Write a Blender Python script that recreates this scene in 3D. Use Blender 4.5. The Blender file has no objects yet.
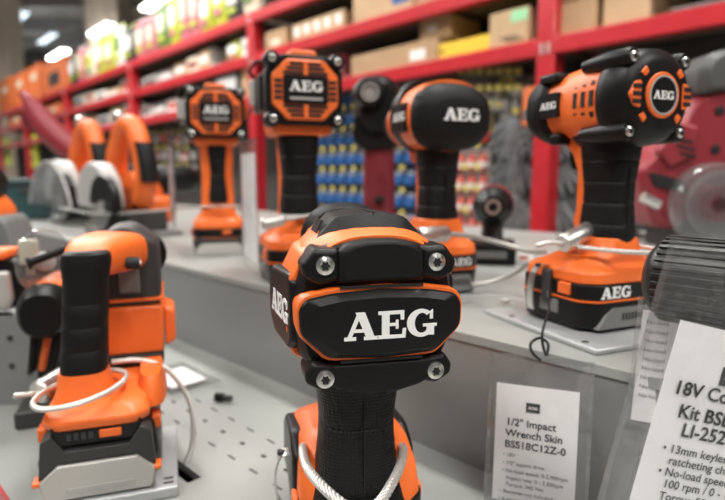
import bpy, bmesh, math, random
from mathutils import Matrix, Vector
random.seed(7)
SC = bpy.context.scene
COL = SC.collection
PI = math.pi

# ------------------------------------------------------------------ camera
F = 560.0
PITCH = math.atan(74 / 560.0)
CAMZ = 1.06
UP = CAMZ - 0.149          # upper deck of the display bench
LO = CAMZ - 0.280          # lower deck
cam = bpy.data.cameras.new('camera')
camo = bpy.data.objects.new('camera', cam)
COL.objects.link(camo)
camo.location = (0, 0, CAMZ)
camo.rotation_euler = (PI / 2 - PITCH, 0, 0)
cam.sensor_width = 36
cam.lens = F / 725 * 36
cam.clip_start = 0.01
cam.clip_end = 200
cam.dof.use_dof = True
cam.dof.focus_distance = 0.345
cam.dof.aperture_fstop = 5.4
SC.camera = camo
SC.view_settings.view_transform = 'Standard'
SC.view_settings.look = 'None'
SC.view_settings.exposure = -0.02
SC.view_settings.gamma = 1.0
SC.view_settings.use_curve_mapping = False

# ------------------------------------------------------------------ world
W = bpy.data.worlds.new('world')
SC.world = W
W.use_nodes = True
bgn = W.node_tree.nodes['Background']
bgn.inputs[0].default_value = (1.0, 0.97, 0.94, 1)
bgn.inputs[1].default_value = 0.28

# ------------------------------------------------------------------ pixel helpers
def ray(u, v):
    cx = (u - 362.5) / F
    cy = -(v - 250) / F
    return Vector((cx, math.cos(PITCH) + cy * math.sin(PITCH), -math.sin(PITCH) + cy * math.cos(PITCH)))
CAM = Vector((0, 0, CAMZ))
def at(u, v, depth):
    d = ray(u, v)
    return CAM + d * (depth / d.y)
def onz(u, v, z):
    d = ray(u, v)
    return CAM + d * ((z - CAMZ) / d.z)

# ------------------------------------------------------------------ large area lights at the ceiling fixtures
CEIL = 4.4
def area(loc, sx, sy, e, rz, colr=(1.0, 0.98, 0.945)):
    l = bpy.data.lights.new('ceiling_light', 'AREA')
    l.shape = 'RECTANGLE'; l.size = sx; l.size_y = sy; l.energy = e; l.color = colr
    o = bpy.data.objects.new('ceiling_light', l)
    COL.objects.link(o); o.location = loc; o.rotation_euler = (0, 0, rz)
    return o
LAMPS = []
for (x, y) in ((-1.6, -0.6), (0.6, -2.2), (-3.8, 1.6), (0.5, 1.2), (-1.7, 3.4), (2.6, -0.9), (-4.2, 5.8), (-6.6, 8.6), (-3.2, 4.6)):  # the aisle lamps at the end are added to brighten the rack goods
    LAMPS.append((x, y))
    area((x, y, CEIL - 0.52), 1.5, 0.25, 80, math.radians(135))

# ------------------------------------------------------------------ mesh builder
class MB:
    def __init__(s, m=None):
        s.v = []; s.f = []; s.m = m or Matrix()
    def add(s, vs, fs, m=None):
        b = len(s.v); mm = s.m @ m if m is not None else s.m
        s.v += [mm @ Vector(p) for p in vs]
        s.f += [tuple(b + i for i in q) for q in fs]
        return s
    def loft(s, rings, caps=True, m=None):
        n = len(rings[0]); vs = [p for r in rings for p in r]; fs = []
        for k in range(len(rings) - 1):
            for i in range(n):
                j = (i + 1) % n
                fs.append((k*n+i, k*n+j, (k+1)*n+j, (k+1)*n+i))
        if caps:
            fs.append(tuple(range(n))); fs.append(tuple((len(rings)-1)*n + i for i in range(n)))
        return s.add(vs, fs, m)
    def box(s, c, sz, m=None):
        x, y, z = c; a, b, d = sz[0]/2, sz[1]/2, sz[2]/2
        vs = [(x+i*a, y+j*b, z+k*d) for i in (-1,1) for j in (-1,1) for k in (-1,1)]
        return s.add(vs, [(0,1,3,2),(4,6,7,5),(0,4,5,1),(2,3,7,6),(0,2,6,4),(1,5,7,3)], m)
    def cyl(s, p0, p1, r0, r1=None, n=18):
        return s.tube([p0, p1], [r0, r0 if r1 is None else r1], n)
    def tube(s, path, r, n=8, closed=False):
        P = [Vector(p) for p in path]; N = len(P)
        R = list(r) if isinstance(r, (list, tuple)) else [r]*N
        if len(R) != N:
            m_ = len(R)-1
            R = [R[int(i*m_/(N-1))]*(1-(i*m_/(N-1) % 1)) + R[min(m_, int(i*m_/(N-1))+1)]*(i*m_/(N-1) % 1) for i in range(N)]
        rings = []; up = None
        for i in range(N):
            if closed: t = P[(i+1) % N] - P[i-1]
            else: t = P[min(i+1, N-1)] - P[max(i-1, 0)]
            t.normalize()
            if up is None:
                up = Vector((0,0,1)) if abs(t.z) < .9 else Vector((1,0,0))
            a = (up - t*up.dot(t)).normalized(); b = t.cross(a); up = a
            rings.append([P[i] + (a*math.cos(2*PI*k/n) + b*math.sin(2*PI*k/n))*R[i] for k in range(n)])
        if closed: rings.append(rings[0])
        return s.loft(rings, not closed)
    def lathe(s, prof, m=None, n=28, ax='y'):
        rings = []
        for r, h in prof:
            r = max(r, 1e-5)
            if ax == 'y': rings.append([(r*math.cos(2*PI*k/n), h, r*math.sin(2*PI*k/n)) for k in range(n)])
            else: rings.append([(r*math.cos(2*PI*k/n), r*math.sin(2*PI*k/n), h) for k in range(n)])
        return s.loft(rings, True, m)
    def prism(s, poly, y0, y1, ch=0.0, m=None, ax='y'):
        """poly in (a,b); extruded along the axis from y0 to y1, chamfer on the y0 end"""
        cx = sum(p[0] for p in poly)/len(poly); cz = sum(p[1] for p in poly)/len(poly)
        rm = sum(math.hypot(p[0]-cx, p[1]-cz) for p in poly)/len(poly)
        def ring(y, k):
            q = [((p[0]-cx)*k+cx, (p[1]-cz)*k+cz) for p in poly]
            if ax == 'y': return [(a, y, b) for a, b in q]
            if ax == 'x': return [(y, a, b) for a, b in q]
            return [(a, b, y) for a, b in q]
        k = 1 - ch/rm; d = ch if y1 > y0 else -ch
        rs = [ring(y0, k), ring(y0+d, 1), ring(y1, 1)] if ch else [ring(y0, 1), ring(y1, 1)]
        return s.loft(rs, True, m)
    def build(s, name, mat, parent=None, bevel=0, seg=2, sharp=38, sub=0, smooth=True):
        me = bpy.data.meshes.new(name)
        me.from_pydata([tuple(p) for p in s.v], [], s.f)
        bm = bmesh.new(); bm.from_mesh(me)
        bmesh.ops.recalc_face_normals(bm, faces=bm.faces); bm.to_mesh(me); bm.free()
        if smooth:
            me.polygons.foreach_set('use_smooth', [True]*len(me.polygons))
            me.set_sharp_from_angle(angle=math.radians(sharp))
        me.materials.append(MAT[mat] if isinstance(mat, str) else mat)
        o = bpy.data.objects.new(name, me); COL.objects.link(o)
        if parent: o.parent = parent
        if bevel:
            b = o.modifiers.new('bevel', 'BEVEL'); b.width = bevel; b.segments = seg
            b.limit_method = 'ANGLE'; b.angle_limit = math.radians(35); b.harden_normals = False
        if sub:
            q = o.modifiers.new('sub', 'SUBSURF'); q.levels = sub; q.render_levels = sub
        return o
def sup(y, cx, cz, a, b, e=2.5, n=36, ax='y', top=None):
    r = []
    for k in range(n):
        t = 2*PI*k/n; c, s_ = math.cos(t), math.sin(t)
        bb = b if (top is None or s_ < 0) else top
        x = cx + a*math.copysign(abs(c)**(2/e), c); z = cz + bb*math.copysign(abs(s_)**(2/e), s_)
        r.append((x, y, z) if ax == 'y' else ((x, z, y) if ax == 'z' else (y, x, z)))
    return r
def rp(poly, r, seg=4):
    """round the corners of a polygon"""
    out = []; n = len(poly)
    for i in range(n):
        p = Vector(poly[i]); a = Vector(poly[i-1]) - p; b = Vector(poly[(i+1) % n]) - p
        la, lb = a.length, b.length; d = min(r, la*.45, lb*.45)
        A = p + a/la*d; B = p + b/lb*d
        for k in range(seg+1):
            t = k/seg
            out.append(tuple(A*(1-t)**2 + p*2*t*(1-t) + B*t*t))
    return out
def rrect(x0, x1, z0, z1, r, seg=4):
    return rp([(x0,z0),(x1,z0),(x1,z1),(x0,z1)], r, seg)
def cr(pts, n=8, closed=False):
    P = [Vector(p) for p in pts]; out = []; N = len(P)
    rng = N if closed else N-1
    for i in range(rng):
        p0 = P[i-1] if (closed or i > 0) else P[0]*2-P[1]
        p1 = P[i]; p2 = P[(i+1) % N]
        p3 = P[(i+2) % N] if (closed or i+2 < N) else P[-1]*2-P[-2]
        for k in range(n):
            t = k/n
            out.append(.5*((2*p1)+(p2-p0)*t+(2*p0-5*p1+4*p2-p3)*t*t+(3*p1-p0-3*p2+p3)*t**3))
    if not closed: out.append(P[-1])
    return out
def rope(mb, path, R, strands=6, pitch=None, closed=False, n=6):
    P = [Vector(p) for p in path]; N = len(P); pitch = pitch or R*7
    L = [0]
    for i in range(1, N): L.append(L[-1] + (P[i]-P[i-1]).length)
    tot = L[-1] + ((P[0]-P[-1]).length if closed else 0)
    turns = tot/pitch
    if closed: turns = round(turns)
    up = None; fr = []
    for i in range(N):
        t = (P[(i+1) % N] - P[i-1]) if closed else (P[min(i+1,N-1)] - P[max(i-1,0)])
        t.normalize()
        if up is None: up = Vector((0,0,1)) if abs(t.z) < .9 else Vector((1,0,0))
        a = (up - t*up.dot(t)).normalized(); fr.append((a, t.cross(a))); up = a
    rs = R*.40
    for s in range(strands):
        pp = []
        for i in range(N):
            th = 2*PI*(s/strands + turns*L[i]/tot)
            pp.append(P[i] + (fr[i][0]*math.cos(th) + fr[i][1]*math.sin(th))*(R-rs))
        mb.tube(pp, rs, n, closed)

# ------------------------------------------------------------------ materials
MAT = {}
def mat(name, col, rough=.5, metal=0, var=.0, vs=30, bump=0, bs=300, coat=0, spec=.5, emit=0, trans=0, alpha=1, voro=False, col2=None):
    m = bpy.data.materials.new(name); m.use_nodes = True; nt = m.node_tree; b = nt.nodes['Principled BSDF']
    b.inputs['Base Color'].default_value = (*col, 1); b.inputs['Roughness'].default_value = rough
    b.inputs['Metallic'].default_value = metal; b.inputs['Coat Weight'].default_value = coat
    b.inputs['Specular IOR Level'].default_value = spec
    b.inputs['Transmission Weight'].default_value = trans; b.inputs['Alpha'].default_value = alpha
    tc = nt.nodes.new('ShaderNodeTexCoord')
    if var or col2:
        nz = nt.nodes.new('ShaderNodeTexNoise'); nz.inputs['Scale'].default_value = vs; nz.inputs['Detail'].default_value = 4
        nt.links.new(tc.outputs['Object'], nz.inputs['Vector'])
        mx = nt.nodes.new('ShaderNodeMix'); mx.data_type = 'RGBA'
        c2 = col2 or tuple(max(0, c*(1-var)) for c in col)
        mx.inputs[6].default_value = (*col, 1); mx.inputs[7].default_value = (*c2, 1)
        rm = nt.nodes.new('ShaderNodeMapRange'); rm.inputs[1].default_value = .35; rm.inputs[2].default_value = .68
        nt.links.new(nz.outputs['Fac'], rm.inputs[0]); nt.links.new(rm.outputs[0], mx.inputs[0])
        nt.links.new(mx.outputs[2], b.inputs['Base Color'])
    if bump:
        if voro:
            t = nt.nodes.new('ShaderNodeTexVoronoi'); t.inputs['Randomness'].default_value = 0.15
            o_ = t.outputs['Distance']
        else:
            t = nt.nodes.new('ShaderNodeTexNoise'); t.inputs['Detail'].default_value = 3; o_ = t.outputs['Fac']
        t.inputs['Scale'].default_value = bs
        nt.links.new(tc.outputs['Object'], t.inputs['Vector'])
        bp = nt.nodes.new('ShaderNodeBump'); bp.inputs['Strength'].default_value = bump; bp.inputs['Distance'].default_value = .001
        nt.links.new(o_, bp.inputs['Height']); nt.links.new(bp.outputs[0], b.inputs['Normal'])
    if emit:
        b.inputs['Emission Color'].default_value = (*col, 1); b.inputs['Emission Strength'].default_value = emit
    MAT[name] = m
    return m
mat('orange', (.88, .165, .026), .42, var=.08, vs=12, bump=.12, bs=900)
mat('orange_dark', (.62, .12, .02), .5)
mat('black', (.007, .007, .007), .40, bump=.12, bs=1200, var=.25, vs=25, spec=.24)
mat('rubber', (.0075, .0075, .0075), .52, bump=.25, bs=700, spec=.20)
mat('grip', (.007, .007, .007), .45, bump=.9, bs=430, voro=True, spec=.26)
mat('dark', (.006, .006, .006), .7)
mat('charcoal', (.034, .034, .033), .5, bump=.15, bs=600)
mat('charcoal2', (.012, .012, .0115), .36)
mat('midgrey', (.16, .16, .155), .5, bump=.1, bs=600)
mat('capgrey', (.075, .075, .07), .5, bump=.1, bs=400)
mat('lightgrey', (.42, .41, .39), .45, bump=.05, bs=400)
mat('silverplastic', (.50, .49, .46), .35, metal=.25)
mat('white', (.80, .79, .75), .5)
mat('logo', (.86, .86, .84), .4)
mat('paper', (.95, .935, .94), .7)
mat('ink', (.012, .012, .014), .7)
mat('inkgrey', (.16, .16, .17), .7)
mat('steel', (.62, .61, .58), .28, metal=1)
mat('rope', (.72, .70, .66), .35, metal=.6)
mat('ropecoat', (.45, .44, .41), .35, metal=.3)
mat('zinc', (.66, .64, .60), .35, metal=.9)
mat('deck', (.33, .34, .322), .38, metal=.15, var=.06, vs=6, bump=.05, bs=250)
mat('riser', (.245, .25, .24), .36, metal=.2, var=.06, vs=5)
mat('plate', (.46, .475, .48), .35, metal=.25)
mat('redpaint', (.50, .018, .026), .32, var=.12, vs=8, coat=.2)
mat('toolred', (.26, .022, .032), .42, bump=.08, bs=500)
mat('toolred_dark', (.16, .012, .02), .45)
mat('cardboard', (.42, .27, .145), .75, var=.14, vs=7)
mat('cardboard_light', (.50, .34, .19), .75, var=.12, vs=7)
mat('tape', (.55, .42, .26), .3)
mat('yellow', (.78, .50, .03), .5)
mat('yellow_ticket', (.66, .55, .12), .5)
mat('green_label', (.30, .62, .34), .6)
mat('blue', (.035, .13, .36), .35, var=.2, vs=40)
mat('bluedark', (.02, .05, .14), .4)
mat('redpack', (.62, .075, .045), .4, var=.2, vs=40)
mat('clearblister', (.62, .63, .64), .15, alpha=.45)
mat('glove', (.17, .172, .175), .75, bump=.5, bs=120, var=.4, vs=18)
mat('lime', (.52, .60, .05), .45, var=.3, vs=9)
mat('hivis', (.66, .74, .05), .6)
mat('leaf', (.13, .26, .05), .5, var=.4, vs=9)
mat('pink', (.62, .18, .22), .5, var=.3, vs=9)
mat('cream', (.72, .66, .50), .55, var=.1, vs=9)
mat('tealdark', (.015, .05, .055), .5)
mat('orangebox', (.74, .17, .04), .6, var=.15, vs=6)
mat('pegboard', (.05, .048, .045), .7)
mat('shelfboard', (.20, .165, .13), .7, var=.15, vs=5)
mat('ceilingpaint', (.46, .45, .43), .8, var=.25, vs=1.2)
mat('beam_metal', (.30, .295, .29), .6)
mat('beige', (.66, .57, .46), .8, var=.05, vs=3)
mat('floorpaint', (.32, .31, .29), .45, var=.1, vs=2)
mat('lamp', (1, .98, .94), .5, emit=14)
mat('lampdim', (.80, .92, 1), .5, emit=1.6)
mat('lampbody', (.6, .6, .58), .5)
def plastic(name, tint, amount, rough, bump):
    m = bpy.data.materials.new(name); m.use_nodes = True; nt = m.node_tree
    nt.nodes.remove(nt.nodes['Principled BSDF']); out = nt.nodes['Material Output']
    tr = nt.nodes.new('ShaderNodeBsdfTransparent'); tr.inputs[0].default_value = (*tint, 1)
    gl = nt.nodes.new('ShaderNodeBsdfGlossy'); gl.inputs[1].default_value = rough
    df = nt.nodes.new('ShaderNodeBsdfDiffuse'); df.inputs[0].default_value = (.8, .8, .8, 1)
    lw = nt.nodes.new('ShaderNodeLayerWeight'); lw.inputs[0].default_value = .5
    pw_ = nt.nodes.new('ShaderNodeMath'); pw_.operation = 'POWER'; pw_.inputs[1].default_value = 3
    fr = nt.nodes.new('ShaderNodeMath'); fr.operation = 'MULTIPLY_ADD'; fr.inputs[1].default_value = .6; fr.inputs[2].default_value = .085
    nt.links.new(lw.outputs['Facing'], pw_.inputs[0]); nt.links.new(pw_.outputs[0], fr.inputs[0])
    nz = nt.nodes.new('ShaderNodeTexNoise'); nz.inputs['Scale'].default_value = 45; nz.inputs['Detail'].default_value = 3
    tc = nt.nodes.new('ShaderNodeTexCoord'); nt.links.new(tc.outputs['Object'], nz.inputs['Vector'])
    bp = nt.nodes.new('ShaderNodeBump'); bp.inputs['Strength'].default_value = bump; bp.inputs['Distance'].default_value = .004
    nt.links.new(nz.outputs['Fac'], bp.inputs['Height'])
    nt.links.new(bp.outputs[0], gl.inputs['Normal'])
    m1 = nt.nodes.new('ShaderNodeMixShader'); m1.inputs[0].default_value = amount
    nt.links.new(tr.outputs[0], m1.inputs[1]); nt.links.new(df.outputs[0], m1.inputs[2])
    m2 = nt.nodes.new('ShaderNodeMixShader'); nt.links.new(fr.outputs[0], m2.inputs[0])
    nt.links.new(m1.outputs[0], m2.inputs[1]); nt.links.new(gl.outputs[0], m2.inputs[2])
    nt.links.new(m2.outputs[0], out.inputs[0])
    MAT[name] = m
plastic('pouch', (.96, .96, .96), .02, .08, .7)
plastic('clearguard', (.84, .84, .84), .08, .15, .0)

# ------------------------------------------------------------------ object helpers
def tag(o, label, cat, group=None, kind=None):
    o['label'] = label
    if cat: o['category'] = cat
    if group: o['group'] = group
    if kind: o['kind'] = kind
    return o
def thing(name, label, cat, loc=(0,0,0), rz=0, sc=1, group=None):
    o = bpy.data.objects.new(name, None); COL.objects.link(o)
    o.empty_display_size = .05
    o.location = loc; o.rotation_euler = (0, 0, rz); o.scale = (sc, sc, sc)
    return tag(o, label, cat, group)
def struct(o, label, cat=None):
    o['kind'] = 'structure'; o['label'] = label
    if cat: o['category'] = cat
    return o
def copy_tree(o, parent=None):
    c = o.copy(); COL.objects.link(c); c.parent = parent
    for ch in list(o.children): copy_tree(ch, c)
    return c

# slab-serif logo letters, height 1, width 3.35, in (x, y)
def logo_polys():
    L = []
    A = [[(0,0),(.42,0),(.42,.13),(0,.13)], [(.70,0),(1.2,0),(1.2,.13),(.70,.13)],
         [(.10,.1),(.26,.1),(.62,.95),(.46,.95)], [(.78,.1),(1.09,.1),(.74,1),(.40,1)],
         [(.24,.28),(.90,.28),(.86,.40),(.30,.40)]]
    E = [[(.13,0),(.41,0),(.41,1),(.13,1)], [(0,.87),(.95,.87),(.95,1),(0,1)], [(.82,.66),(.95,.66),(.95,.95),(.80,.95)],
         [(0,0),(1.0,0),(1.0,.13),(0,.13)], [(.86,.05),(1.0,.05),(1.03,.35),(.90,.35)],
         [(.35,.45),(.72,.45),(.72,.56),(.35,.56)], [(.64,.34),(.74,.34),(.74,.67),(.64,.67)]]
    for q in A: L.append(q)
    for q in E: L.append([(x+1.22, y) for x, y in q])
    n = 16
    for k in range(n):
        a0 = math.radians(48 + 285*k/n); a1 = math.radians(48 + 285*(k+1)/n)
        q = [(.54+.54*math.cos(a0), .5+.515*math.sin(a0)), (.54+.54*math.cos(a1), .5+.515*math.sin(a1)),
             (.56+.27*math.cos(a1), .5+.37*math.sin(a1)), (.56+.27*math.cos(a0), .5+.37*math.sin(a0))]
        L.append([(x+2.27, y) for x, y in q])
    for q in ([(.85,.64),(.97,.64),(.97,.98),(.87,.92)], [(.74,.06),(1.02,.04),(1.02,.45),(.74,.45)], [(.60,.36),(1.12,.36),(1.12,.47),(.60,.47)]):
        L.append([(x+2.27, y) for x, y in q])
    return [[((x-1.69), y-.5) for x, y in q] for q in L]
LOGO = logo_polys()
def logo(parent, frame, width, m='logo', th=.0004, name='logo_lettering'):
    """frame: matrix whose x is reading direction, y up, z outward"""
    k = width/3.38; mb = MB(frame)
    for i, q in enumerate(LOGO):
        p = [(x*k, y*k) for x, y in q]; e = th + i*6e-6
        mb.loft([[(x, y, 0) for x, y in p], [(x, y, e) for x, y in p]])
    return mb.build(name, m, parent, smooth=False)
def FR(o, x, y):
    x = Vector(x).normalized(); y = Vector(y); y = (y - x*y.dot(x)).normalized(); z = x.cross(y)
    M = Matrix((x, y, z)).transposed().to_4x4(); M.translation = Vector(o); return M
REAR = lambda x, y, z: FR((x, y, z), (1,0,0), (0,0,1))      # faces -Y
LEFT = lambda x, y, z: FR((x, y, z), (0,-1,0), (0,0,1))     # faces -X
RIGHT = lambda x, y, z: FR((x, y, z), (0,1,0), (0,0,1))     # faces +X
def text(parent, s, frame, size, m='ink', bold=0.0, align='LEFT', name='printed_text', th=.0):
    c = bpy.data.curves.new('t', 'FONT'); c.body = s; c.size = size; c.align_x = align; c.offset = bold; c.extrude = .00005; c.resolution_u = 3
    t = bpy.data.objects.new('t', c); COL.objects.link(t)
    dg = bpy.context.evaluated_depsgraph_get()
    me = bpy.data.meshes.new_from_object(t.evaluated_get(dg))
    bpy.data.objects.remove(t); bpy.data.curves.remove(c)
    me.transform(frame); me.name = name
    me.materials.clear(); me.materials.append(MAT[m])
    o = bpy.data.objects.new(name, me); COL.objects.link(o); o.parent = parent
    return o
def screw(parent, x, y, z, r=.0055, nrm='rear'):
    M = Matrix.Translation((x, y, z))
    if nrm == 'left': M = M @ Matrix.Rotation(-PI/2, 4, 'Z')
    s = MB(M).lathe([(r*.9, .004), (r, .001), (r*.92, -.0012), (r*.55, -.0021), (r*.50, -.0020)], n=20).build('screw', 'steel', parent)
    star = []
    for k in range(12):
        a = 2*PI*k/12; q = r*(.50 if k % 2 == 0 else .34); star.append((q*math.cos(a), q*math.sin(a)))
    MB(M).prism(star, -.0023, -.001).build('screw_socket', 'dark', s)
    return s
# ================================================================== SETTING
struct(MB().box((0, 10, -.05), (60, 60, .1)).build('floor', 'floorpaint', smooth=False), 'grey polished store floor below the benches')
struct(MB().box((0, 10, 5.25), (60, 60, .1)).build('ceiling', 'ceilingpaint', smooth=False), 'dark grey corrugated store ceiling high above')
for i in range(9):
    y = 9 + i*2.2
    struct(MB().box((-8, y, 5.05), (24, .14, .3)).build('trim_%d' % (i+1), 'beam_metal', smooth=False), 'grey steel ceiling purlin')
struct(MB().box((0, 30, 2.6), (60, .2, 5.4)).build('wall_back', 'beam_metal', smooth=False), 'far grey wall of the store')
def pillar(u0, u1, depth, name, label, z1=5.2):
    a = at(u0, 20, depth); b = at(u1, 20, depth); w = b.x-a.x
    o = MB().box(((a.x+b.x)/2, depth+w/2, z1/2), (w, w, z1)).build(name, 'beige', bevel=.03)
    return o
struct(pillar(84, 118, 12.5, 'column', 'x'), 'square beige column rising behind the top shelf', 'column')
struct(pillar(-24, 5, 12.5, 'column', 'x'), 'beige column at the left edge of the photo', 'column')
a = at(121, 18, 13.4); b = at(270, 18, 13.4)
struct(MB().box(((a.x+b.x)/2, 13.5, (a.z+5.2)/2), (b.x-a.x, .2, 5.2-a.z)).build('bulkhead', 'beige'), 'beige bulkhead under the ceiling behind the rack', 'bulkhead')

# ceiling lamps
rk = Vector((-512.5/560, 1.0, 0)).normalized()          # direction of the racking
rn = Vector((-rk.y*-1, -rk.x, 0)); rn = Vector((rk.y, -rk.x, 0))   # away from the camera
rang = math.atan2(rk.y, rk.x)
def lamp_fixture(c, L, label, m='lamp', group='fluorescent ceiling lamps', nm='ceiling_lamp'):
    t = thing(nm, label, 'lamp', c, rang, group=group)
    MB().box((0, 0, .05), (L, .07, .06)).build('housing', 'lampbody', t, bevel=.01)
    for s in (-1, 1):
        MB().cyl((-L/2+.03, s*.06, -.02), (L/2-.03, s*.06, -.02), .036, n=12).build('tube', m, t)
    for s in (-1, 1):
        MB().cyl((s*L*.35, 0, .08), (s*L*.35, 0, 5.2-c.z), .006, n=6).build('suspension_rod', 'beam_metal', t)
    return t
for (u, v, L, lb) in ((12, 69, 2.0, 'bright fluorescent ceiling lamp at the left edge above the orange cartons'),
                      (58, 54, 1.3, 'bright fluorescent ceiling lamp just right of the orange cartons'),
                      (101, 29, 1.1, 'bright fluorescent ceiling lamp in front of the beige column'),
                      (156, 2, 1.0, 'bright fluorescent ceiling lamp cut by the top of the photo')):
    lamp_fixture(onz(u, v, CAMZ+3.0), L, lb)
for (u, v, L, lb) in ((18, 18, 1.5, 'dim bluish ceiling lamp nearest the top left corner'),
                      (47, 38, 1.5, 'dim bluish ceiling lamp left of the beige column')):
    lamp_fixture(onz(u, v, CAMZ+3.9), L, lb, 'lampdim', 'dim bluish ceiling lamps')
for i, (x, y) in enumerate(LAMPS):
    lamp_fixture(Vector((x, y, CEIL-.38)), 1.5, 'unseen fluorescent ceiling lamp lighting the bench and aisle', 'lamp', 'ceiling lamps above the bench')

# ------------------------------------------------------------------ display bench (45 degrees to the view)
BA = Vector((-math.sqrt(.5), math.sqrt(.5), 0)); BN = Vector((math.sqrt(.5), math.sqrt(.5), 0))
def B(a, n, z=0): return BA*a + BN*n + Vector((0, 0, z))
bench = thing('display_bench', 'two-level grey metal display bench with slotted lower deck', 'bench', (0, 0, 0), math.radians(135))
# in bench coords: x = a, y = -n  (rotation of 135 deg: x axis -> BA, y axis -> -BN)
def deck(name, x0, x1, n0, n1, z, holes, m):
    c = bpy.data.curves.new(name, 'CURVE'); c.dimensions = '2D'; c.fill_mode = 'BOTH'; c.extrude = .004
    def spl(pts):
        s = c.splines.new('POLY'); s.points.add(len(pts)-1)
        for p, q in zip(s.points, pts): p.co = (q[0], -q[1], 0, 1)
        s.use_cyclic_u = True
    spl([(x0, n0), (x1, n0), (x1, n1), (x0, n1)])
    for h in holes: spl(h)
    t = bpy.data.objects.new('t', c); COL.objects.link(t)
    me = bpy.data.meshes.new_from_object(t.evaluated_get(bpy.context.evaluated_depsgraph_get()))
    bpy.data.objects.remove(t)
    me.transform(Matrix.Translation((0, 0, z-.004))); me.materials.clear(); me.materials.append(MAT[m])
    o = bpy.data.objects.new(name, me); COL.objects.link(o); o.parent = bench
    return o
def slot(a, n, L, w):
    pts = []
    for k in range(7):
        t = -PI/2 + PI*k/6; pts.append((a+L/2-w/2+w/2*math.cos(t), n+w/2*math.sin(t)))
    for k in range(7):
        t = PI/2 + PI*k/6; pts.append((a-L/2+w/2+w/2*math.cos(t), n+w/2*math.sin(t)))
    return pts
holes = []
for k in range(-3, 34):
    a = .391 + .0386*k
    for n in (.282, .330): holes.append(slot(a, n, .014, .0026))
    holes.append(slot(a+.0175, .306, .0085, .0048))
    if a > .70 or a < .30:
        holes.append(slot(a, .234, .014, .0026))
holes.append([(.455, .2275), (.585, .2275), (.585, .2415), (.455, .2415)])
deck('lower_deck', -.7, 3.6, .105, .445, LO, holes, 'deck')
deck('upper_deck', -.9, 3.6, .436, 1.40, UP, [], 'deck')
MB().box((1.35, -.4395, (LO+UP)/2-.006), (4.5, .003, UP-LO-.006)).build('riser_panel', 'riser', bench)
MB().box((1.35, -.1035, LO-.035), (4.3, .003, .07)).build('front_fascia', 'redpaint', bench)
MB().box((1.35, -.28, LO-.10), (4.3, .32, .004)).build('under_shade_sheet', 'dark', bench)  # black sheet added below the slots, stands for the shaded void
MB().box((1.35, -.75, LO-.13), (4.5, 1.28, .05)).build('bench_frame', 'charcoal', bench)
for a in (-.6, 1.3, 3.3):
    for n in (.2, 1.3):
        MB().box((a, -n, (LO-.15)/2), (.06, .06, LO-.15)).build('leg', 'charcoal', bench)

# ------------------------------------------------------------------ racking
D0 = 2.5
P0 = at(540, 176, D0); P0.z = 0
BAY = .954*D0
def R(t, d, z): return P0 + rk*t + rn*d + Vector((0, 0, z))
def rhit(u, v, d=0.0):
    q = ray(u, v); o = P0 + rn*d
    s = (o - CAM).dot(rn)/q.dot(rn); p = CAM + q*s
    return (p - P0).dot(rk), p.z
LZ = [rhit(540, v)[1] for v in (47, -24, -96)]       # L3, L2, L1 beam centres
BH = .075
rack = thing('storage_rack', 'long red steel storage rack with shelves of goods behind the tools', 'rack', P0, rang)
# rack local: x along rk, y = -rn
ups = []
for k in range(-1, 6):
    u_ = MB().box((k*BAY, -.045, (LZ[2]+.04)/2), (.085, .09, LZ[2]+.04)).build('upright', 'redpaint', rack, bevel=.006)
    for z in LZ:
        pass
    MB().box((k*BAY, -.58, (LZ[2]+.04)/2), (.085, .09, LZ[2]+.04)).build('rear_upright', 'redpaint', rack)
    for z in LZ:
        for s in (-1, 1):
            MB().box((k*BAY + s*.016, .003, z-.01), (.012, .006, .045)).build('beam_clip', 'zinc', u_)
for k in range(-1, 5):
    for z in LZ:
        MB().box((k*BAY + BAY/2, -.025, z), (BAY-.086, .05, BH)).build('beam', 'redpaint', rack, bevel=.006)
        MB().box((k*BAY + BAY/2, -.33, z+.022), (BAY-.086, .56, .02)).build('shelf_board', 'shelfboard', rack)
    MB().box((k*BAY + BAY/2, -.34, .88), (BAY-.086, .02, 1.45)).build('peg_panel', 'pegboard', rack)
    MB().box((k*BAY + BAY/2, -.64, (1.35+LZ[2]+.04)/2), (BAY-.002, .02, LZ[2]+.04-1.35)).build('back_sheet', 'pegboard', rack)
za = rhit(530, 88)[1]; zb_ = rhit(530, 126)[1]
MB().box((.045, .012, (za+zb_)/2), (.085, .024, za-zb_)).build('post_guard', 'orangebox', rack, bevel=.006)
TOP = [z + BH/2 for z in LZ]
for i in range(3): TOP[i] = LZ[i] + .032

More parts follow.
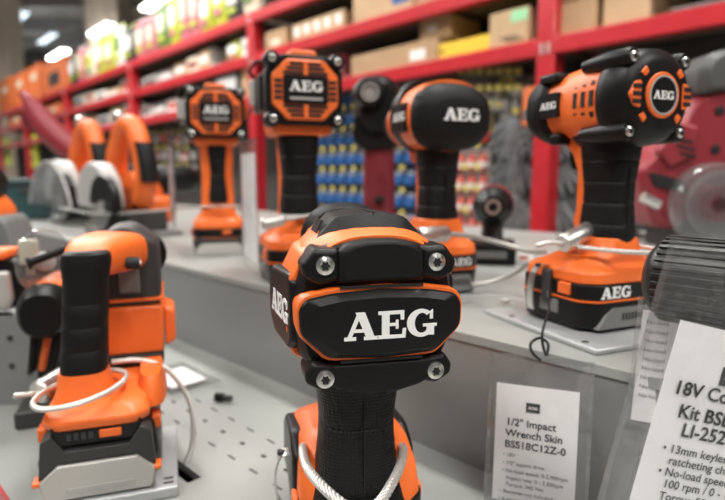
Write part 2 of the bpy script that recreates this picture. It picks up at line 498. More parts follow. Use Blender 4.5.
# ================================================================== TOOLS
RB = lambda *a: rp(*a)
def base_and_battery(T, rear='logo', lx=.012, lw=.030, bw=.040, bl0=-.046, bl1=.075, hx=.024, release=True, heel=False):
    """foot of the handle, clip-on battery; z from 0 to about .075"""
    def rr(z, w, y0, y1, c):
        return [(x, y, z) for x, y in rp([(-w+c, y0), (w-c, y0), (w, y0+c), (w, y1-c), (w-c, y1), (-w+c, y1), (-w, y1-c), (-w, y0+c)], .006, 3)]
    if heel:
        MB().loft([rr(.047, bw, bl0, bl1, .014), rr(.066, bw-.001, bl0+.006, bl1-.002, .014), rr(.080, bw-.004, bl0+.020, bl1-.016, .013), rr(.088, bw-.014, bl0+.030, bl1-.03, .012)]).build('foot', 'orange', T, bevel=.0015)
        MB().loft([sup(z, 0, 0, a, b, 3, 30, 'z') for z, a, b in ((.012, .038, .036), (.040, .036, .034), (.052, .032, .030), (.0635, .029, .0275))]).build('heel', 'rubber', T)
    else: MB().loft([rr(.047, bw, bl0, bl1, .014), rr(.058, bw-.001, bl0+.001, bl1-.002, .014), rr(.066, bw-.009, bl0+.010, bl1-.02, .013),
               rr(.074, hx+.006, -.030, .038, .012), rr(.090, hx+.001, -.026, .030, .010)]).build('foot', 'orange', T, bevel=.0015)
    MB().loft([rr(.032, bw+.0012, bl0-.0012, bl1+.001, .014), rr(.047, bw+.0012, bl0-.0012, bl1+.001, .014)]).build('foot_band', 'black', T, bevel=.001)
    bt = MB().loft([rr(0.0, bw-.006, bl0+.006, bl1-.006, .014), rr(.004, bw-.001, bl0+.001, bl1-.001, .014), rr(.028, bw+.001, bl0-.001, bl1+.001, .014), rr(.0312, bw-.001, bl0+.001, bl1-.001, .014)]).build('battery', 'black', T, bevel=.001)
    MB().loft([rr(.0300, bw+.0016, bl0-.0016, bl1+.0016, .014), rr(.0318, bw+.0016, bl0-.0016, bl1+.0016, .014)]).build('battery_line', 'orange', bt)
    if rear == 'logo':
        MB().prism([(-bw+.012, .004), (bw-.012, .004), (bw-.016, .021), (bw-.020, .024), (-bw+.030, .024), (-bw+.020, .017)], bl0-.0022, bl0+.004, .0006).build('battery_vent_plate', 'midgrey', bt)
        for k in range(9):
            MB().box((-.012+k*.0042, bl0-.0022, .015), (.0018, .0012, .007)).build('vent_slot', 'dark', bt)
        logo(T, REAR(lx, bl0-.0014, .0395), lw)
    else:
        # bright battery face with a trapezoid plate and dark shoulders
        MB().prism([(-bw+.004, .001), (bw-.004, .001), (bw-.003, .012), (bw-.014, .022), (-bw+.014, .022), (-bw+.003, .012)], bl0-.004, bl0+.006, .001).build('battery_face', 'silverplastic', bt, bevel=.001)
        MB().prism([(-bw+.014, .004), (bw-.014, .004), (bw-.018, .008), (-bw+.018, .008)], bl0-.0048, bl0, .0004).build('battery_recess', 'lightgrey', bt)
        MB().prism([(-bw+.002, .014), (-bw+.013, .0235), (bw-.013, .0235), (bw-.002, .014), (bw-.004, .034), (bw-.016, .031), (-bw+.016, .031), (-bw+.004, .034)], bl0-.0025, bl0+.006, .0006).build('battery_shoulder', 'charcoal', bt, bevel=.0008)
        MB().box((.012, bl0-.002, .041), (.015, .003, .006)).build('gauge_button', 'orange', T, bevel=.001)
        for k in range(4):
            MB().box((-.014+k*.004, bl0-.0018, .0405), (.0024, .0016, .005)).build('charge_light', 'dark', T)
    if release:
        for s in (-1, 1):
            MB().box((s*(bw+.0015), bl0+.030, .041), (.005, .016, .012)).build('release_button', 'orange', T, bevel=.0015)
            MB().box((s*(bw+.0005), bl0+.052, .020), (.003, .026, .014)).build('side_plate', 'midgrey', bt, bevel=.001)
    return bt
def belt_clip(T, x, y, side=-1, w=.006):
    p = cr([(x, y-.016, .060), (x+side*.008, y-.014, .059), (x+side*.013, y-.010, .045), (x+side*.012, y-.008, .022), (x+side*.009, y-.007, .012)], 6)
    mb = MB()
    for i in range(len(p)-1): pass
    rings = []
    for q in p:
        rings.append([(q.x-.0008, q.y-w, q.z), (q.x+.0008, q.y-w, q.z+.0006), (q.x+.0008, q.y+w, q.z+.0006), (q.x-.0008, q.y+w, q.z)])
    c = MB().loft(rings).build('belt_clip', 'steel', T)
    MB().cyl((x+side*.0085, y-.014, .0615), (x+side*.0085, y-.014, .0585), .003, n=10).build('clip_screw', 'charcoal', c)
    return c
def grip(T, z0, z1, hx, hy, lean=0.0, m='grip', grooves=3, y0=0.0, front='orange', seam=True):
    """rubber grip with ring grooves, an orange spine along its front"""
    rings = []; gz = [z0 + (z1-z0)*(k+1)/(grooves+1) for k in range(grooves)]
    zs = sorted(set([z0 + (z1-z0)*i/14 for i in range(15)] + [g + d for g in gz for d in (-.0012, 0, .0012)]))
    for z in zs:
        t = (z-z0)/(z1-z0); k = 1 + .07*math.cos(2*PI*t) + .05*(t-.5)
        if any(abs(z-g) < 1e-6 for g in gz): k -= .035
        rings.append([(x, y + y0 + lean*(1-t), zz) for (x, y, zz) in [(q[0], q[1], q[2]) for q in sup(z, 0, 0, hx*k, hy*k, 2.7, 28, 'z')]])
    g = MB().loft(rings).build('grip', m, T, sharp=50)
    if front:
        rr = []
        for i in range(9):
            t = i/8; z = z0 - .002 + (z1-z0+.004)*t
            rr.append([(x, y + y0 + lean*(1-t) + hy*.62, zz) for (x, y, zz) in sup(z, 0, 0, hx*.80, hy*.62, 3, 20, 'z')])
        MB().loft(rr).build('grip_spine', front, T)
    if seam:
        MB().box((0, y0 + lean/2 - hy*1.0, (z0+z1)/2), (.0007, .0016, (z1-z0)*.9)).build('grip_seam', 'dark', g)
    return g
def trigger(T, z, y=.026, m='black'):
    MB().prism(rp([(y-.004, z-.016), (y+.010, z-.014), (y+.013, z-.004), (y+.015, z+.010), (y-.004, z+.012)], .003), -.009, .009, ax='x').build('trigger', m, T, bevel=.0015)
def selector(T, z, y=.020):
    for s in (-1, 1):
        MB().box((s*.024, y, z), (.012, .014, .008)).build('direction_switch', 'black', T, bevel=.002)
def nose(T, hz, y0, r0, L=.055, anvil=True, col='black', band='orange'):
    MB(Matrix.Translation((0, y0, hz))).lathe([(r0, 0), (r0*1.02, .006), (r0*.96, .022), (r0*.80, .038), (r0*.55, .048), (r0*.5, .056)]).build('gear_case', col, T)
    MB(Matrix.Translation((0, y0+.004, hz))).lathe([(r0*1.0, 0), (r0*1.06, .003), (r0*1.05, .009), (r0*.95, .012)]).build('nose_ring', band, T)
    if anvil:
        a = MB(Matrix.Translation((0, y0+.052, hz))).lathe([(.009, 0), (.009, .006), (.0065, .008)]).build('anvil', 'steel', T)
        MB().box((0, y0+.066, hz), (.0125, .016, .0125)).build('square_drive', 'steel', a, bevel=.001)

# ---------------- main impact wrench: panel-style rear
def wrench_panel(loc, head, sc, label):
    T = thing('impact_wrench', label, 'power tool', loc, head, sc)
    base_and_battery(T, 'logo', bw=.044, bl0=-.012, bl1=.112, heel=True)
    belt_clip(T, -.044, .070)
    for s in (-1, 1):
        MB().prism(rp([(.020, .030), (.105, .030), (.104, .066), (.085, .080), (.045, .082), (.024, .070)], .006), s*.0465, s*.036, .003, ax='x').build('foot_side', 'black', T, bevel=.0015)
    grip(T, .062, .158, .0275, .0265, lean=.002, grooves=1)
    hz = .1955
    trigger(T, .145, .030); selector(T, .160)
    # orange shell
    O = [(-.040, .043, .044, .044), (-.030, .0485, .048, .047), (-.010, .0505, .050, .048), (.020, .049, .049, .046), (.045, .043, .044, .042), (.062, .036, .037, .036)]
    MB().loft([sup(y, 0, hz, w, lo, 2.7, 40, 'y', hi) for y, w, hi, lo in O]).build('motor_housing', 'orange', T)
    # flared lower cheeks of the shell
    for s in (-1, 1):
        MB().prism(rp([(s*.030, hz-.042), (s*.051, hz-.030), (s*.054, hz-.012), (s*.040, hz-.010)], .003), -.026, .020, .002).build('shell_cheek', 'orange', T, bevel=.001)
        MB().prism(rp([(s*.028, hz+.040), (s*.044, hz+.034), (s*.053, hz+.016), (s*.040, hz+.010)], .003), -.032, .022, .003).build('shell_shoulder', 'orange', T, bevel=.0015)
    # dark backing between shell and bumper
    MB().loft([sup(y, 0, hz-.002, w, w*.93, 2.9, 40) for y, w in ((-.0425, .0455), (-.036, .049), (-.024, .0505))]).build('rear_housing', 'black', T)
    ub = [(-.0265,.0175), (.0265,.0175), (.0255,.036), (.020,.0405), (.008,.0425), (-.008,.0425), (-.020,.0405), (-.0255,.036)]
    MB().prism(rp([(x, z+hz) for x, z in ub], .003), -.0535, -.034, .0035).build('upper_bumper', 'rubber', T, bevel=.0012)
    lb = [(-.033,-.0300), (.033,-.0300), (.036,-.0395), (.027,-.0465), (.010,-.0505), (-.010,-.0505), (-.027,-.0465), (-.036,-.0395)]
    MB().prism(rp([(x, z+hz) for x, z in lb], .003), -.0515, -.030, .0035).build('lower_bumper', 'rubber', T, bevel=.0012)
    for s in (-1, 1):
        e1 = [(s*.0470,.0285), (s*.0395,.0385), (s*.0250,.0375), (s*.0235,.0195), (s*.0365,.0165), (s*.0455,.0215)]
        ear = MB().prism(rp([(x, z+hz) for x, z in e1], .002), -.0505, -.026, .0025).build('corner_ear', 'black', T, bevel=.001)
        screw(ear, s*.0335, -.0508, hz+.0285, .0058)
        e2 = [(s*.0455,-.0355), (s*.0405,-.0285), (s*.0275,-.0305), (s*.0255,-.0450), (s*.0350,-.0475), (s*.0450,-.0415)]
        ear = MB().prism(rp([(x, z+hz) for x, z in e2], .002), -.0505, -.024, .0025).build('corner_ear', 'black', T, bevel=.001)
        screw(ear, s*.0340, -.0508, hz-.0385, .0058)
    pan = [(-.0290,.0125), (0,.0140), (.0290,.0125), (.0450,.0095), (.0490,.0040), (.0485,-.0105), (.0325,-.0255), (0,-.0275), (-.0325,-.0255), (-.0485,-.0105), (-.0490,.0040), (-.0450,.0095)]
    def ring(k, kz, y): return [(x*k, y, (z+.007)*kz - .007 + hz) for x, z in rp(pan, .004, 4)]
    MB().loft([ring(1.0, 1.0, -.0515), ring(1.020, 1.085, -.0515), ring(1.034, 1.12, -.0495), ring(1.034, 1.12, -.030)]).build('panel_trim', 'orange', T)
    MB().box((0, -.0517, hz+.0154), (.050, .0012, .0016)).build('trim_slot', 'dark', T)
    MB().box((0, -.0517, hz-.0288), (.050, .0012, .0016)).build('trim_slot', 'dark', T)
    p = MB().loft([ring(.80, .72, -.0570), ring(.84, .80, -.0569), ring(.985, .965, -.0540), ring(1.0, 1.0, -.0525), ring(1.0, 1.0, -.045)]).build('rear_panel', 'black', T, sharp=25)
    logo(p, REAR(.004, -.0569, hz-.0065), .0555)
    # top hump, with panel seam and embossed vents
    def hump(y, w, wt, z0, z1): return [(x, y, z) for x, z in rp([(-w, z0), (w, z0), (wt, z1-.002), (wt*.35, z1), (-wt*.35, z1), (-wt, z1-.002)], .003, 3)]
    h = MB().loft([hump(-.030, .034, .018, hz+.036, hz+.048), hump(-.022, .039, .022, hz+.036, hz+.056), hump(.020, .038, .021, hz+.036, hz+.0565), hump(.040, .031, .016, hz+.034, hz+.050)]).build('top_cover', 'rubber', T, bevel=.0012)
    MB().box((.002, -.003, hz+.0562), (.0006, .040, .0014)).build('cover_seam', 'dark', h)
    for k in range(4):
        MB(FR((-.031, -.012+k*.006, hz+.0475), (0,-1,0), (.45,0,.9))).box((0, 0, 0), (.002, .009, .0016)).build('cover_rib', 'charcoal', h)
    MB().loft([sup(y, 0, hz+.0175, w, w, 2.4, 30) for y, w in ((.046, .033), (.060, .0345), (.072, .033), (.082, .026))]).build('front_collar', 'orange', T)
    MB().loft([sup(y, 0, hz+.0285, w, w*.9, 2.4, 30) for y, w in ((.055, .029), (.064, .034), (.088, .030), (.096, .020))]).build('front_bumper', 'rubber', T)
    # side panels with the logo
    for s in (-1, 1):
        sp = [(-.034,.020), (-.026,.025), (.030,.022), (.038,.010), (.036,-.014), (.020,-.024), (-.024,-.024), (-.034,-.016)]
        piv = Vector((s*.0545, -.034, 0)); MR = Matrix.Translation(piv - Vector((s*.0035, 0, 0))) @ Matrix.Rotation(-s*math.radians(6.5), 4, 'Z') @ Matrix.Translation(-piv)
        pn = MB(MR).prism(rp([(y, z+hz-.004) for y, z in sp], .003), s*.0555, s*.036, .0025 , ax='x').build('side_panel', 'black', T, bevel=.0012)
        logo(pn, MR @ (LEFT if s < 0 else RIGHT)(s*.0555, -.002, hz-.004), .052, th=.0005)
    nose(T, hz, .085, .026)
    return T
HM = math.radians(13)
main = wrench_panel((0, 0, LO), HM, 1.02, 'orange and black impact wrench in sharp focus on the lower deck, large white rear lettering')
tgt = at(381, 301, .330)
off = Matrix.Rotation(HM, 4, 'Z') @ Vector((0, -.05, 0))
for ch in main.children:
    if ch.name.split('.')[0] in ('grip', 'heel', 'grip_spine'): ch.location.x = -.0045
main.location = (tgt.x - off.x, tgt.y - off.y, LO)

# ---------------- right-hand impact wrench: round medallion rear
def wrench_round(loc, head, sc, label):
    T = thing('impact_wrench', label, 'power tool', loc, head, sc)
    base_and_battery(T, 'logo', bw=.055, bl0=-.036, bl1=.068, lx=-.022, lw=.038)
    belt_clip(T, -.055, .040, w=.0045)
    MB().box((-.058, .018, .040), (.006, .012, .034)).build('clip_bracket', 'charcoal', T, bevel=.002)
    grip(T, .082, .186, .0215, .026, lean=0, grooves=4, m='rubber')
    hz = .223
    MB().prism(rp([(.012, .085), (.024, .084), (.030, .105), (.022, .130), (.024, .150), (.034, .172), (.050, .186), (.045, .200), (.012, .200)], .004), -.017, .017, ax='x').build('handle_front', 'orange', T, bevel=.002)
    trigger(T, .172, .034)
    MB().loft([sup(y, 0, hz, w, w, 2.3, 40) for y, w in ((-.020, .0415), (.010, .0405), (.040, .0365), (.062, .0335))]).build('motor_housing', 'orange', T)
    # lower shell that meets the grip
    MB().loft([sup(z, 0, y, a, b, 2.6, 30, 'z') for z, y, a, b in ((.178, 0, .022, .028), (.192, .004, .027, .040), (.206, .006, .030, .046))]).build('lower_shell', 'black', T)
    # shell vents on both sides
    for s in (-1, 1):
        for i in range(3):
            for k in range(3):
                ang = math.radians(28 - 27*k); y = -.012 + i*.011; r = .0410 - .0007*i
                MB(Matrix.Translation((0, y, hz)) @ Matrix.Rotation(-ang if s > 0 else ang, 4, 'Y')).box((s*r, 0, 0), (.0024, .0048, .0145)).build('vent_slot', 'dark', T)
        bd = rrect(.034, .062, hz-.012, hz+.013, .002)
        MB().prism(bd, s*.0400, s*.025, .001, ax='x').build('side_badge', 'black', T)
    logo(T, LEFT(-.0400, .048, hz), .024, th=.0005); logo(T, RIGHT(.0400, .048, hz), .024, th=.0005)
    MB().box((0, .046, hz-.034), (.066, .016, .012)).build('direction_switch', 'black', T, bevel=.003)
    # rear motor cap
    MB().loft([sup(y, 0, hz, w, w, 2.2, 48) for y, w in ((-.0545, .030), (-.052, .037), (-.046, .0425), (-.030, .0455), (-.022, .0450), (-.018, .0425))]).build('rear_cap', 'black', T)
    for ax_, az in ((-1, 1), (1, 1), (-1, -1), (1, -1)):
        c = Vector((ax_*.0325, 0, hz + az*.0325))
        pr = MB().loft([[(c.x + (q[0]), y, c.z + q[1]) for q in [(r*math.cos(2*PI*k/10), r*math.sin(2*PI*k/10)) for k in range(10)]] for y, r in ((-.050, .0075), (-.047, .0090), (-.022, .0095), (.006, .0060))]).build('corner_ridge', 'black', T)
        screw(pr, c.x, -.0505, c.z, .0050)
    my = -.0545
    MB(Matrix.Translation((0, my, hz))).lathe([(.0205, .004), (.0205, -.0012), (.0197, -.0022), (.0172, -.0022), (.0172, .0)], n=40).build('medallion_ring', 'orange', T)
    MB(Matrix.Translation((0, my, hz))).lathe([(.0175, .0), (.0175, -.0028), (.0160, -.0028), (.0160, 0)], n=40).build('medallion_rim', 'lightgrey', T)
    md = MB(Matrix.Translation((0, my, hz))).lathe([(.0162, 0), (.0162, -.0022), (.0154, -.0024)], n=40).build('medallion', 'black', T)
    logo(md, REAR(0, my-.0024, hz), .0255)
    for k, (a, w) in enumerate(((180, 'v'), (138, 's'), (222, 's'), (42, 's'), (-42, 's'), (0, 'v'))):
        M = Matrix.Translation((0, 0, hz)) @ Matrix.Rotation(-math.radians(a), 4, 'Y')
        if w == 'v':
            vw = MB(M).prism(rp([(.0262, -.012), (.033, -.011), (.038, 0), (.033, .011), (.0262, .012)], .002), -.0556, -.040, .0005).build('vent_window', 'orange', T)
            for j in (-1, 0, 1):
                MB(M).box((.0318, -.0558, j*.0066), (.0090, .0012, .0036)).build('vent_slot', 'dark', vw)
        else:
            MB(M).prism(rp([(.0265, -.0032), (.0325, -.0042), (.0325, .0042), (.0265, .0032)], .0015), -.0556, -.040, .0005).build('cap_window', 'orange', T)
    # front: black bumper with ears and gear case
    MB().loft([sup(y, 0, hz, w, w, 2.4, 36) for y, w in ((.058, .0345), (.064, .0385), (.078, .0375), (.094, .031), (.104, .021))]).build('front_bumper', 'rubber', T)
    MB(Matrix.Translation((0, .090, hz))).lathe([(.030, 0), (.0305, .004), (.022, .012), (.014, .016), (.013, .024)]).build('gear_case', 'midgrey', T)
    MB().box((0, .122, hz), (.0125, .018, .0125)).build('square_drive', 'steel', T, bevel=.001)
    for s in (-1, 1):
        MB().box((s*.028, .055, hz+.029), (.016, .028, .010), None).build('front_ridge', 'black', T, bevel=.003)
    return T
hC = math.radians(23)
wrench_round((.2385, .546, UP+.0052), hC, 0.955, 'orange and black impact wrench with round rear medallion beside the dark red saw')

# ---------------- drill with a black domed rear
def drill_dome(loc, head, sc, label):
    T = thing('cordless_drill', label, 'power tool', loc, head, sc)
    base_and_battery(T, 'logo', bw=.043, bl0=-.040, bl1=.080)
    grip(T, .082, .176, .0225, .025, grooves=3, m='rubber', lean=0)
    hz = .212
    MB().loft([sup(y, 0, hz, w, h, 2.3, 40) for y, w, h in ((-.030, .0485, .0415), (.0, .0480, .0420), (.03, .044, .040), (.06, .036, .036), (.075, .030, .030))]).build('motor_housing', 'orange', T)
    MB().loft([sup(y, 0, hz-.002, w, h, 2.7, 44) for y, w, h in ((-.052, .028, .018), (-.050, .037, .025), (-.044, .0455, .0335), (-.034, .0490, .0385), (-.024, .0494, .0395))]).build('rear_dome', 'rubber', T)
    for dz in (.019, -.021):
        MB().loft([sup(y, 0, hz+dz, w, .0012, 4, 24) for y, w in ((-.0492, .024), (-.046, .036), (-.040, .0445), (-.030, .0482))]).build('dome_groove', 'dark', T)
    logo(T, REAR(.002, -.0524, hz-.001), .046, th=.0016)
    for s in (-1, 1):
        MB().prism(rrect(-.012, .032, hz-.018, hz+.016, .004), s*.0500, s*.040, .002, ax='x').build('side_panel', 'black', T)
    logo(T, LEFT(-.0500, .006, hz), .034, th=.0006); logo(T, RIGHT(.0500, .006, hz), .034, th=.0006)
    MB().prism(rp([(-.010, .168), (.034, .158), (.040, .170), (.052, .186), (.040, .196), (-.012, .190)], .004), -.020, .020, ax='x').build('handle_collar', 'orange', T, bevel=.002)
    trigger(T, .158, .030); selector(T, .182, .024)
    MB().loft([sup(y, 0, hz+.004, w, w, 2.3, 36) for y, w in ((.02, .046), (.03, .047), (.055, .040), (.07, .034))]).build('top_band', 'black', T)
    nose(T, hz, .072, .030)
    return T
drill_dome((.097, .735, UP), math.radians(21), 1.05, 'black domed cordless drill with white rear lettering standing behind the sharp impact wrench')

# ---------------- vented tools with octagonal rear grille
def driver_vent(loc, head, sc, label, rear, core=.0275, cy=0.0, gx=.0185):
    T = thing('impact_driver', label, 'power tool', loc, head, sc)
    base_and_battery(T, rear, bw=.044, bl0=-.038, bl1=.075)
    # orange handle core with black grip insert
    MB().loft([sup(z, 0, cy, core*a, b, 2.8, 30, 'z') for z, a, b in ((.080, 1.12, .029), (.095, 1.02, .027), (.140, .98, .026), (.185, 1.05, .029), (.205, 1.2, .036))]).build('handle_core', 'orange', T)
    grip(T, .092, .190, gx, .0255, y0=-.006, grooves=3, m='rubber', front=None, seam=False)
    hz = .243
    trigger(T, .192, .034)
    MB().loft([sup(y, 0, hz, w, w*.92, 2.6, 40) for y, w in ((-.034, .043), (-.010, .046), (.03, .043), (.055, .036))]).build('motor_housing', 'orange', T)
    MB().prism(rp([(-.020, hz+.030), (.020, hz+.030), (.017, hz+.049), (-.017, hz+.049)], .004), -.040, .03, .003).build('top_ridge', 'orange', T, bevel=.001)
    MB().prism(rp([(-.036, hz-.052), (.036, hz-.052), (.040, hz-.030), (-.040, hz-.030)], .006), -.038, .03, .003).build('chin', 'orange', T, bevel=.001)
    oc = lambda w, h, c: [(-w+c, hz-h), (w-c, hz-h), (w, hz-h+c), (w, hz+h-c), (w-c, hz+h), (-w+c, hz+h), (-w, hz+h-c), (-w, hz-h+c)]
    MB().prism(rp(oc(.0475, .0415, .018), .004), -.048, -.026, .002).build('rear_frame', 'black', T, bevel=.001)
    g = MB().prism(rp(oc(.0405, .0355, .018), .003), -.0515, -.040, .0015).build('rear_grille', 'orange', T)
    for s in (-1, 1):
        for k in range(3):
            MB().box((0, -.0517, hz + s*(.0195+.0052*k)), (.054-.008*k, .0012, .0036)).build('grille_slot', 'dark', g)
        for k in range(4):
            MB().box((s*.0335, -.0517, hz - .010 + k*.0066), (.0095, .0012, .0042)).build('grille_slot', 'dark', g)
    MB().box((0, -.0522, hz+.025), (.0050, .0022, .016)).build('grille_bar', 'orange', g)
    MB().box((0, -.0522, hz-.025), (.0050, .0022, .016)).build('grille_bar', 'orange', g)
    bd = MB().prism(rrect(-.0275, .0275, hz-.0165, hz+.0165, .003), -.0545, -.045, .001).build('badge', 'black', T)
    logo(bd, REAR(0, -.0545, hz+.004), .041)
    MB().box((0, -.0546, hz-.0105), (.040, .0008, .0028)).build('badge_caption', 'lightgrey', bd)
    for sx in (-1, 1):
        for sz in (-1, 1):
            e = MB(Matrix.Translation((sx*.0400, 0, hz+sz*.0350))).lathe([(.0085, -.052), (.0095, -.049), (.0095, -.030), (.006, -.015)], n=12).build('corner_boss', 'black', T)
            screw(e, sx*.0400, -.0525, hz+sz*.0350, .0050)
    for s in (-1, 1):
        MB().prism(rrect(-.020, .030, hz-.022, hz+.022, .005), s*.0500, s*.040, .002, ax='x').build('side_panel', 'black', T)
    MB().box((.0515, -.012, hz), (.003, .010, .034)).build('side_accent', 'orange', T, bevel=.001)
    nose(T, hz, .052, .033)
    return T
driver_vent((-.090, .785, UP), math.radians(19), 1.06, 'larger nearer orange impact driver with octagonal vented rear and badge', 'logo', .022, .016, .0235)
driver_vent((-.279, 1.085, UP), math.radians(16), 1.08, 'smaller farther orange impact driver with octagonal vented rear and silver battery', 'silver')

# ---------------- left foreground: rotary hammer seen over its D handle and battery
def rotary_hammer(loc, head, sc, label):
    T = thing('rotary_hammer', label, 'power tool', loc, head, sc)
    def rr(z, w, y0, y1, c=.012): return [(x, y, z) for x, y in rp([(-w+c, y0), (w-c, y0), (w, y0+c), (w, y1-c), (w-c, y1), (-w+c, y1), (-w, y1-c), (-w, y0+c)], .005, 3)]
    # battery
    bt = MB().loft([rr(0, .042, -.052, .075), rr(.004, .046, -.056, .078), rr(.030, .050, -.058, .080), (rr(.052, .046, -.050, .080)), rr(.062, .038, -.040, .075)]).build('battery', 'black', T, bevel=.001)
    MB().prism([(-.043, .002), (.043, .002), (.047, .020), (.032, .034), (-.032, .034), (-.047, .020)], -.0625, -.040, .0012).build('battery_face', 'silverplastic', bt, bevel=.0015)
    MB().prism(rrect(-.026, .030, .007, .0125, .002), -.0632, -.050, .0004).build('battery_recess', 'lightgrey', bt)
    MB().prism([(-.047, .022), (-.032, .0355), (.032, .0355), (.047, .022), (.044, .056), (.036, .062), (.026, .046), (-.026, .046), (-.036, .062), (-.044, .056)], -.0600, -.040, .001).build('battery_shoulder', 'charcoal', bt, bevel=.001)
    for s in (-1, 1):
        MB().box((s*.0485, -.056, .020), (.006, .014, .004)).build('battery_line', 'orange', bt, bevel=.0008)
        MB().prism(rp([(-.030, .008), (.030, .008), (.030, .026), (-.022, .030)], .003), s*.0512, s*.040, .001, ax='x').build('side_plate', 'midgrey', bt)
        MB().box((s*.0475, -.020, .050), (.009, .018, .014)).build('release_button', 'orange', T, bevel=.002)
    MB().prism(rp([(-.030, .050), (.030, .050), (.037, .068), (-.037, .068)], .003), -.0560, -.03, .001).build('gauge_panel', 'dark', T)
    MB().box((.011, -.0572, .058), (.018, .003, .0075)).build('gauge_button', 'orange', T, bevel=.001)
    for k in range(4):
        MB().box((-.022+k*.0058, -.0566, .058), (.0036, .002, .006)).build('charge_light', 'charcoal', T)
    # orange foot with the D-handle bridge to the right
    MB().loft([rr(.064, .043, -.058, .078), rr(.072, .044, -.060, .080), rr(.080, .040, -.054, .076), rr(.084, .030, -.046, .070)]).build('foot', 'orange', T, bevel=.002)
    MB().loft([sup(z, hx, -.018, a, b, 2.8, 28, 'z') for z, hx, a, b in ((.080, -.012, .027, .026), (.092, -.012, .023, .023), (.108, -.012, .021, .022))]).build('handle_root', 'orange', T)
    H = MB()
    zs = [(.104, .0195, .0215), (.112, .0200, .0220), (.128, .0195, .0215), (.1292, .0188, .0207), (.1304, .0195, .0215), (.150, .0190, .021), (.1512, .0183, .0202), (.1524, .0190, .021), (.172, .0190, .021), (.1732, .0183, .0202), (.1744, .019, .021), (.196, .0190, .021), (.206, .0205, .022), (.213, .0208, .022), (.219, .0195, .0210), (.2215, .016, .018)]
    H.loft([sup(z, -.012+.007*(z-.10)/.1, -.018, a, b, 2.8, 30, 'z') for z, a, b in zs]).build('grip', 'rubber', T)
    # orange top bridge from grip to the motor box
    MB().loft([sup(y, cx, cz, a, b, 3.2, 30) for y, cx, cz, a, b in ((-.026, -.004, .206, .017, .012), (-.010, -.002, .211, .022, .017), (.020, .006, .212, .032, .020), (.060, .012, .210, .036, .022))]).build('top_bridge', 'orange', T)
    MB(FR((.033, .004, .204), (0,1,0), (0,0,1))).lathe([(.006, .006), (.006, -.006)], n=14, ax='z').build('switch_bezel', 'dark', T)
    MB(FR((.0345, .004, .204), (0,1,0), (0,0,1))).lathe([(.0022, .006), (.0022, -.006)], n=10, ax='z').build('switch_screw', 'steel', T)
    MB().prism(rp([(.006, .110), (.012, .110), (.016, .150), (.012, .190), (.004, .196)], .003), -.020, -.004, ax='x').build('trigger', 'black', T, bevel=.002)
    # black motor box and orange lower body behind
    MB().loft([[(x, y, z) for x, z in rp([(x0, .150), (x1, .150), (x1, .218), (x1-.022, .236), (x0+.02, .236), (x0, .220)], .006, 3)] for y, x0, x1 in ((.048, -.004, .052), (.058, -.008, .056), (.120, -.008, .056), (.135, .000, .050))]).build('motor_box', 'charcoal', T, bevel=.002)
    MB().box((.026, .046, .190), (.020, .004, .050)).build('motor_recess', 'midgrey', T, bevel=.002)
    MB().box((.024, .092, .157), (.068, .094, .003)).build('orange_line', 'orange', T)
    MB().prism(rp([(-.008, .095), (.056, .095), (.058, .150), (-.008, .150)], .006), .046, .130, .003).build('lower_body', 'orange', T, bevel=.002)
    MB().prism(rp([(-.010, .070), (.054, .070), (.057, .098), (.0, .098)], .006), .040, .120, .003).build('body_joint', 'black', T, bevel=.002)
    MB().loft([sup(z, .044, .020, a, b, 3, 24, 'z') for z, a, b in ((.066, .014, .050), (.080, .013, .048), (.094, .010, .040))]).build('side_rail', 'orange', T)
    MB().prism(rp([(.058, .098), (.069, .104), (.069, .140), (.058, .146)], .004), .060, .110, .003).build('side_cover', 'orange', T, bevel=.002)
    MB(Matrix.Translation((.033, .135, .195))).lathe([(.030, 0), (.028, .02), (.020, .04), (.016, .075), (.012, .08)]).build('chuck', 'black', T)
    return T
HD_A = math.radians(19)
gp = at(86, 402, .480)
go = Matrix.Rotation(HD_A, 3, 'Z') @ Vector((-.012, -.018, 0))
DL = Vector((gp.x-go.x, gp.y-go.y, LO+.010))
rh = rotary_hammer(DL, HD_A, 1.0, 'orange rotary hammer with upright black grip and silver battery on the lower deck')
rh.scale = (.97, .97, .93)
pm = thing('mounting_plate', 'pale grey mounting plate under the rotary hammer battery', 'plate', (DL.x+.016, DL.y+.006, LO), HD_A)
MB().box((0, 0, .005), (.092, .13, .0098)).build('plate_body', 'plate', pm, bevel=.0015)
for k in range(2): MB().box((.038, -.056+k*.008, .0100), (.008, .0025, .0006)).build('plate_slot', 'dark', pm)
pm = thing('mounting_plate', 'pale grey mounting plate under the round medallion impact wrench', 'plate', (.2405-.03, .546+.01, UP), hC)
# plate sits beside the tool's front: build as slim tray around the battery
MB().box((-.010, -.010, .0025), (.090, .16, .005)).build('plate_body', 'plate', pm, bevel=.0015)
for k in range(2): MB().lathe([(.003, .005), (.003, .0062)], Matrix.Translation((-.048, -.07+.1*k, 0)), 12, 'z').build('plate_bolt', 'steel', pm)

